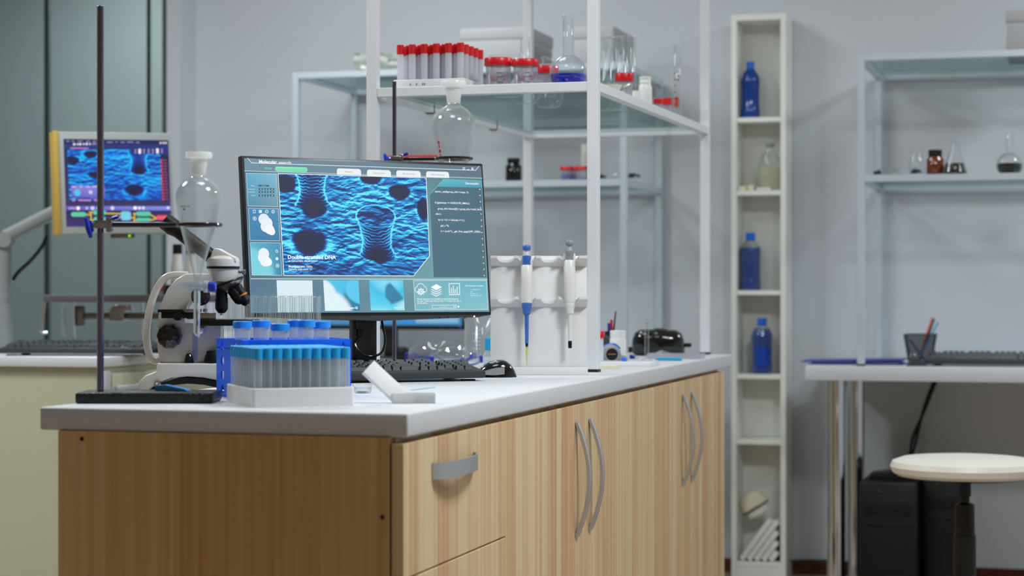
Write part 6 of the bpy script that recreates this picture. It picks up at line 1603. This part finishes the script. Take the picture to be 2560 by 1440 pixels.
S2.grid([(205,255),(1425,270),(1440,950),(235,930)], nano(300,170,1230,[(930,20,150,140,95,300,130,30)],[(60,150,90,62,.3),(300,65,100,55,.8),(340,350,90,50,.7),(930,295,92,55,.2),(860,560,130,85,.9)],21,pal=pal2), 1)
S2.poly([(160,160),(1528,205),(1530,340),(1040,325),(1030,265),(165,235)], '#252f78', 2)
S2.poly([(155,102),(1530,150),(1530,205),(160,175)], '#1b2350', 3)
S2.poly([(1425,345),(1530,345),(1545,960),(1440,950)], '#1b1c46', 2)
for i in range(14): S2.poly([(1428+i*1.5,405+40*i),(1446+i*1.5,405+40*i),(1447+i*1.5,428+40*i),(1429+i*1.5,428+40*i)], '#ff4a4a', 3); S2.poly([(1456+i*1.5,409+40*i),(1500+i*1.5+6*(i % 3),409+40*i),(1500+i*1.5+6*(i % 3),423+40*i),(1456+i*1.5,423+40*i)], '#9a4a80', 3)
for (x, w_, y) in ((195,40,135),(265,35,138),(345,65,140),(455,55,145),(545,50,148),(730,80,160),(845,30,160),(910,55,165),(995,85,165),(1110,50,172)): S2.poly([(x,y-8),(x+w_,y-7),(x+w_,y+9),(x,y+8)], '#8f7fc0', 4)
for i, x in enumerate((300,345,380,425,465,508,555,585,625)): S2.disc(x, 180, .0028 if i % 2 else .0036, '#f0ecf8' if i < 6 else '#9a94c8', 5, 10)
S2.poly([(245,222),(490,232),(490,250),(245,240)], '#b089c8', 4)
for i, x in enumerate((1105,1160,1215,1275,1330,1388,1445)):
    for y in (275,308): S2.disc(x, y, .0042 if i in (1,5) else .0027, '#ffffff' if i in (1,5) else '#b0a4dc', 5, 12)
for x in (1430,1468,1498): S2.disc(x, 185, .0030, '#f6e6f4', 5, 10)
S2.poly([(255,745),(700,760),(700,915),(265,905)], ['#8a7fd0','#7a80d4','#6a6ac8','#5a54b0'], 4)
for (x, w_) in ((265,60),(372,30),(455,55),(530,110)): S2.poly([(x,752),(x+w_,752),(x+w_,768),(x,768)], '#e4b8e4', 5)
S2.disc(340,840,.010,'#4fc4ec',5,16); S2.disc(515,835,.006,'#c8c8ee',5,14)
for (x, w_) in ((270,40),(355,165),(560,110)): S2.poly([(x,930),(x+w_,934),(x+w_,956),(x,952)], '#c48ad0', 5)
S2.poly([(190,1020),(1550,1030),(1555,1085),(192,1075)], ['#6a62c4','#8a8ee4','#7a80dc','#5a50b0'], 3)
for (x, r, c) in ((240,.003,'#c8a0dc'),(270,.003,'#c8a0dc'),(300,.003,'#c8a0dc'),(350,.0055,'#ffffff'),(465,.004,'#c8c4ee'),(540,.006,'#d8d4f2'),(610,.004,'#c8c4ee'),(800,.006,'#dcd6f0'),(1095,.0055,'#ffffff'),(1150,.0045,'#f0ecfa'),(1200,.0045,'#f0ecfa'),(1515,.004,'#f0ecfa')): S2.disc(x, 1050, r, c, 4, 12)
S2.poly([(192,1080),(1555,1088),(1556,1290),(195,1298)], ['#22204e','#2a2458','#3a2c68','#3e2a6c'], 2)
yl = '#e8c21a'
for L_ in ([(430,1138),(520,1138)],[(520,1105),(520,1215)],[(500,1105),(640,1105)],[(510,1215),(580,1215)],[(720,1120),(930,1128)],[(830,1200),(930,1160)],[(1030,1180),(1085,1180)],[(1085,1125),(1085,1220)],[(1075,1125),(1130,1125)],[(1075,1220),(1130,1220)],[(1270,1130),(1370,1190)],[(1270,1222),(1370,1190)]): S2.line(L_, .0036, yl, 5)
S2.rrect((255,1133),(455,1133), .0135, '#5cc8a4', 6); S2.rrect((545,1110),(720,1112), .013, '#5cc8a4', 6); S2.rrect((550,1200),(720,1202), .013, '#5cc8a4', 6)
S2.rrect((910,1155),(1040,1158), .027, '#74cfe4', 6, .25); S2.rrect((1105,1128),(1295,1130), .0135, '#5cc8a4', 6); S2.rrect((1105,1205),(1295,1207), .010, '#5cc8a4', 6); S2.rrect((1365,1178),(1510,1180), .0135, '#f0506c', 6)
S2.build('screen', m2, X2 @ T(0,-.0003,0))
b = MB(); b.box((w2*.56,.02,-.006), (.07,.02,.010), .002, X2); b.build('control_strip', 'brassy', m2)
b = MB(); b.lathe([(0,0),(.0032,0),(.0032,.004),(0,.005)], 12, X2 @ T(w2*.61,.009,-.006) @ RX(PI/2)); b.build('power_light', 'ledgreen', m2)
arm = thing('monitor_arm', 'grey jointed monitor arm rising from the cream bench at the left edge', 'monitor arm', onl(14, .35)+Vector((0,0,.0004)), 0)
ka = onl(14,.35).y/F; ax_ = lambda px, row, dy=0: ((px-14)*ka, dy, EYE-(row-HZ)*ka-CT)
b = MB(); b.rod((0,0,.001), ax_(8,760), .026, 24); b.rod(ax_(8,760), ax_(12,600), .021, 24); b.lathe([(0,0),(.05,0),(.05,.012),(.026,.016)], 28); b.build('post', 'armgrey', arm)
b = MB(); p0_ = Vector(ax_(14,592)); p1_ = Vector(ax_(152,520,.02)); b.tube([p0_, p0_.lerp(p1_,.2), p0_.lerp(p1_,.8), p1_], 1, 16, flat=(.03,.020)); b.build('upper_arm', 'armgrey', arm)
b = MB(); b.rod(ax_(14,600,-.03), ax_(14,600,.03), .024, 24); b.build('elbow_joint', 'armgrey', arm)
mb_ = Vector((m2.location.x+math.cos(yw)*w2/2-math.sin(yw)*.066, m2.location.y+math.sin(yw)*w2/2+math.cos(yw)*.066, m2.location.z+h2_/2))-Vector(arm.location)
b = MB(); b.tube([p1_, p1_.lerp(mb_,.5)+Vector((0,.03,.0)), mb_], .018, 14); b.build('mount', 'armgrey', arm)
b = MB(); b.tube(smooth_curve([ax_(112,588,.03), ax_(100,615,.03), ax_(72,650,.03), ax_(40,680,.03), ax_(26,700,.03)], 6), .006, 8); b.build('cable', 'black', arm)
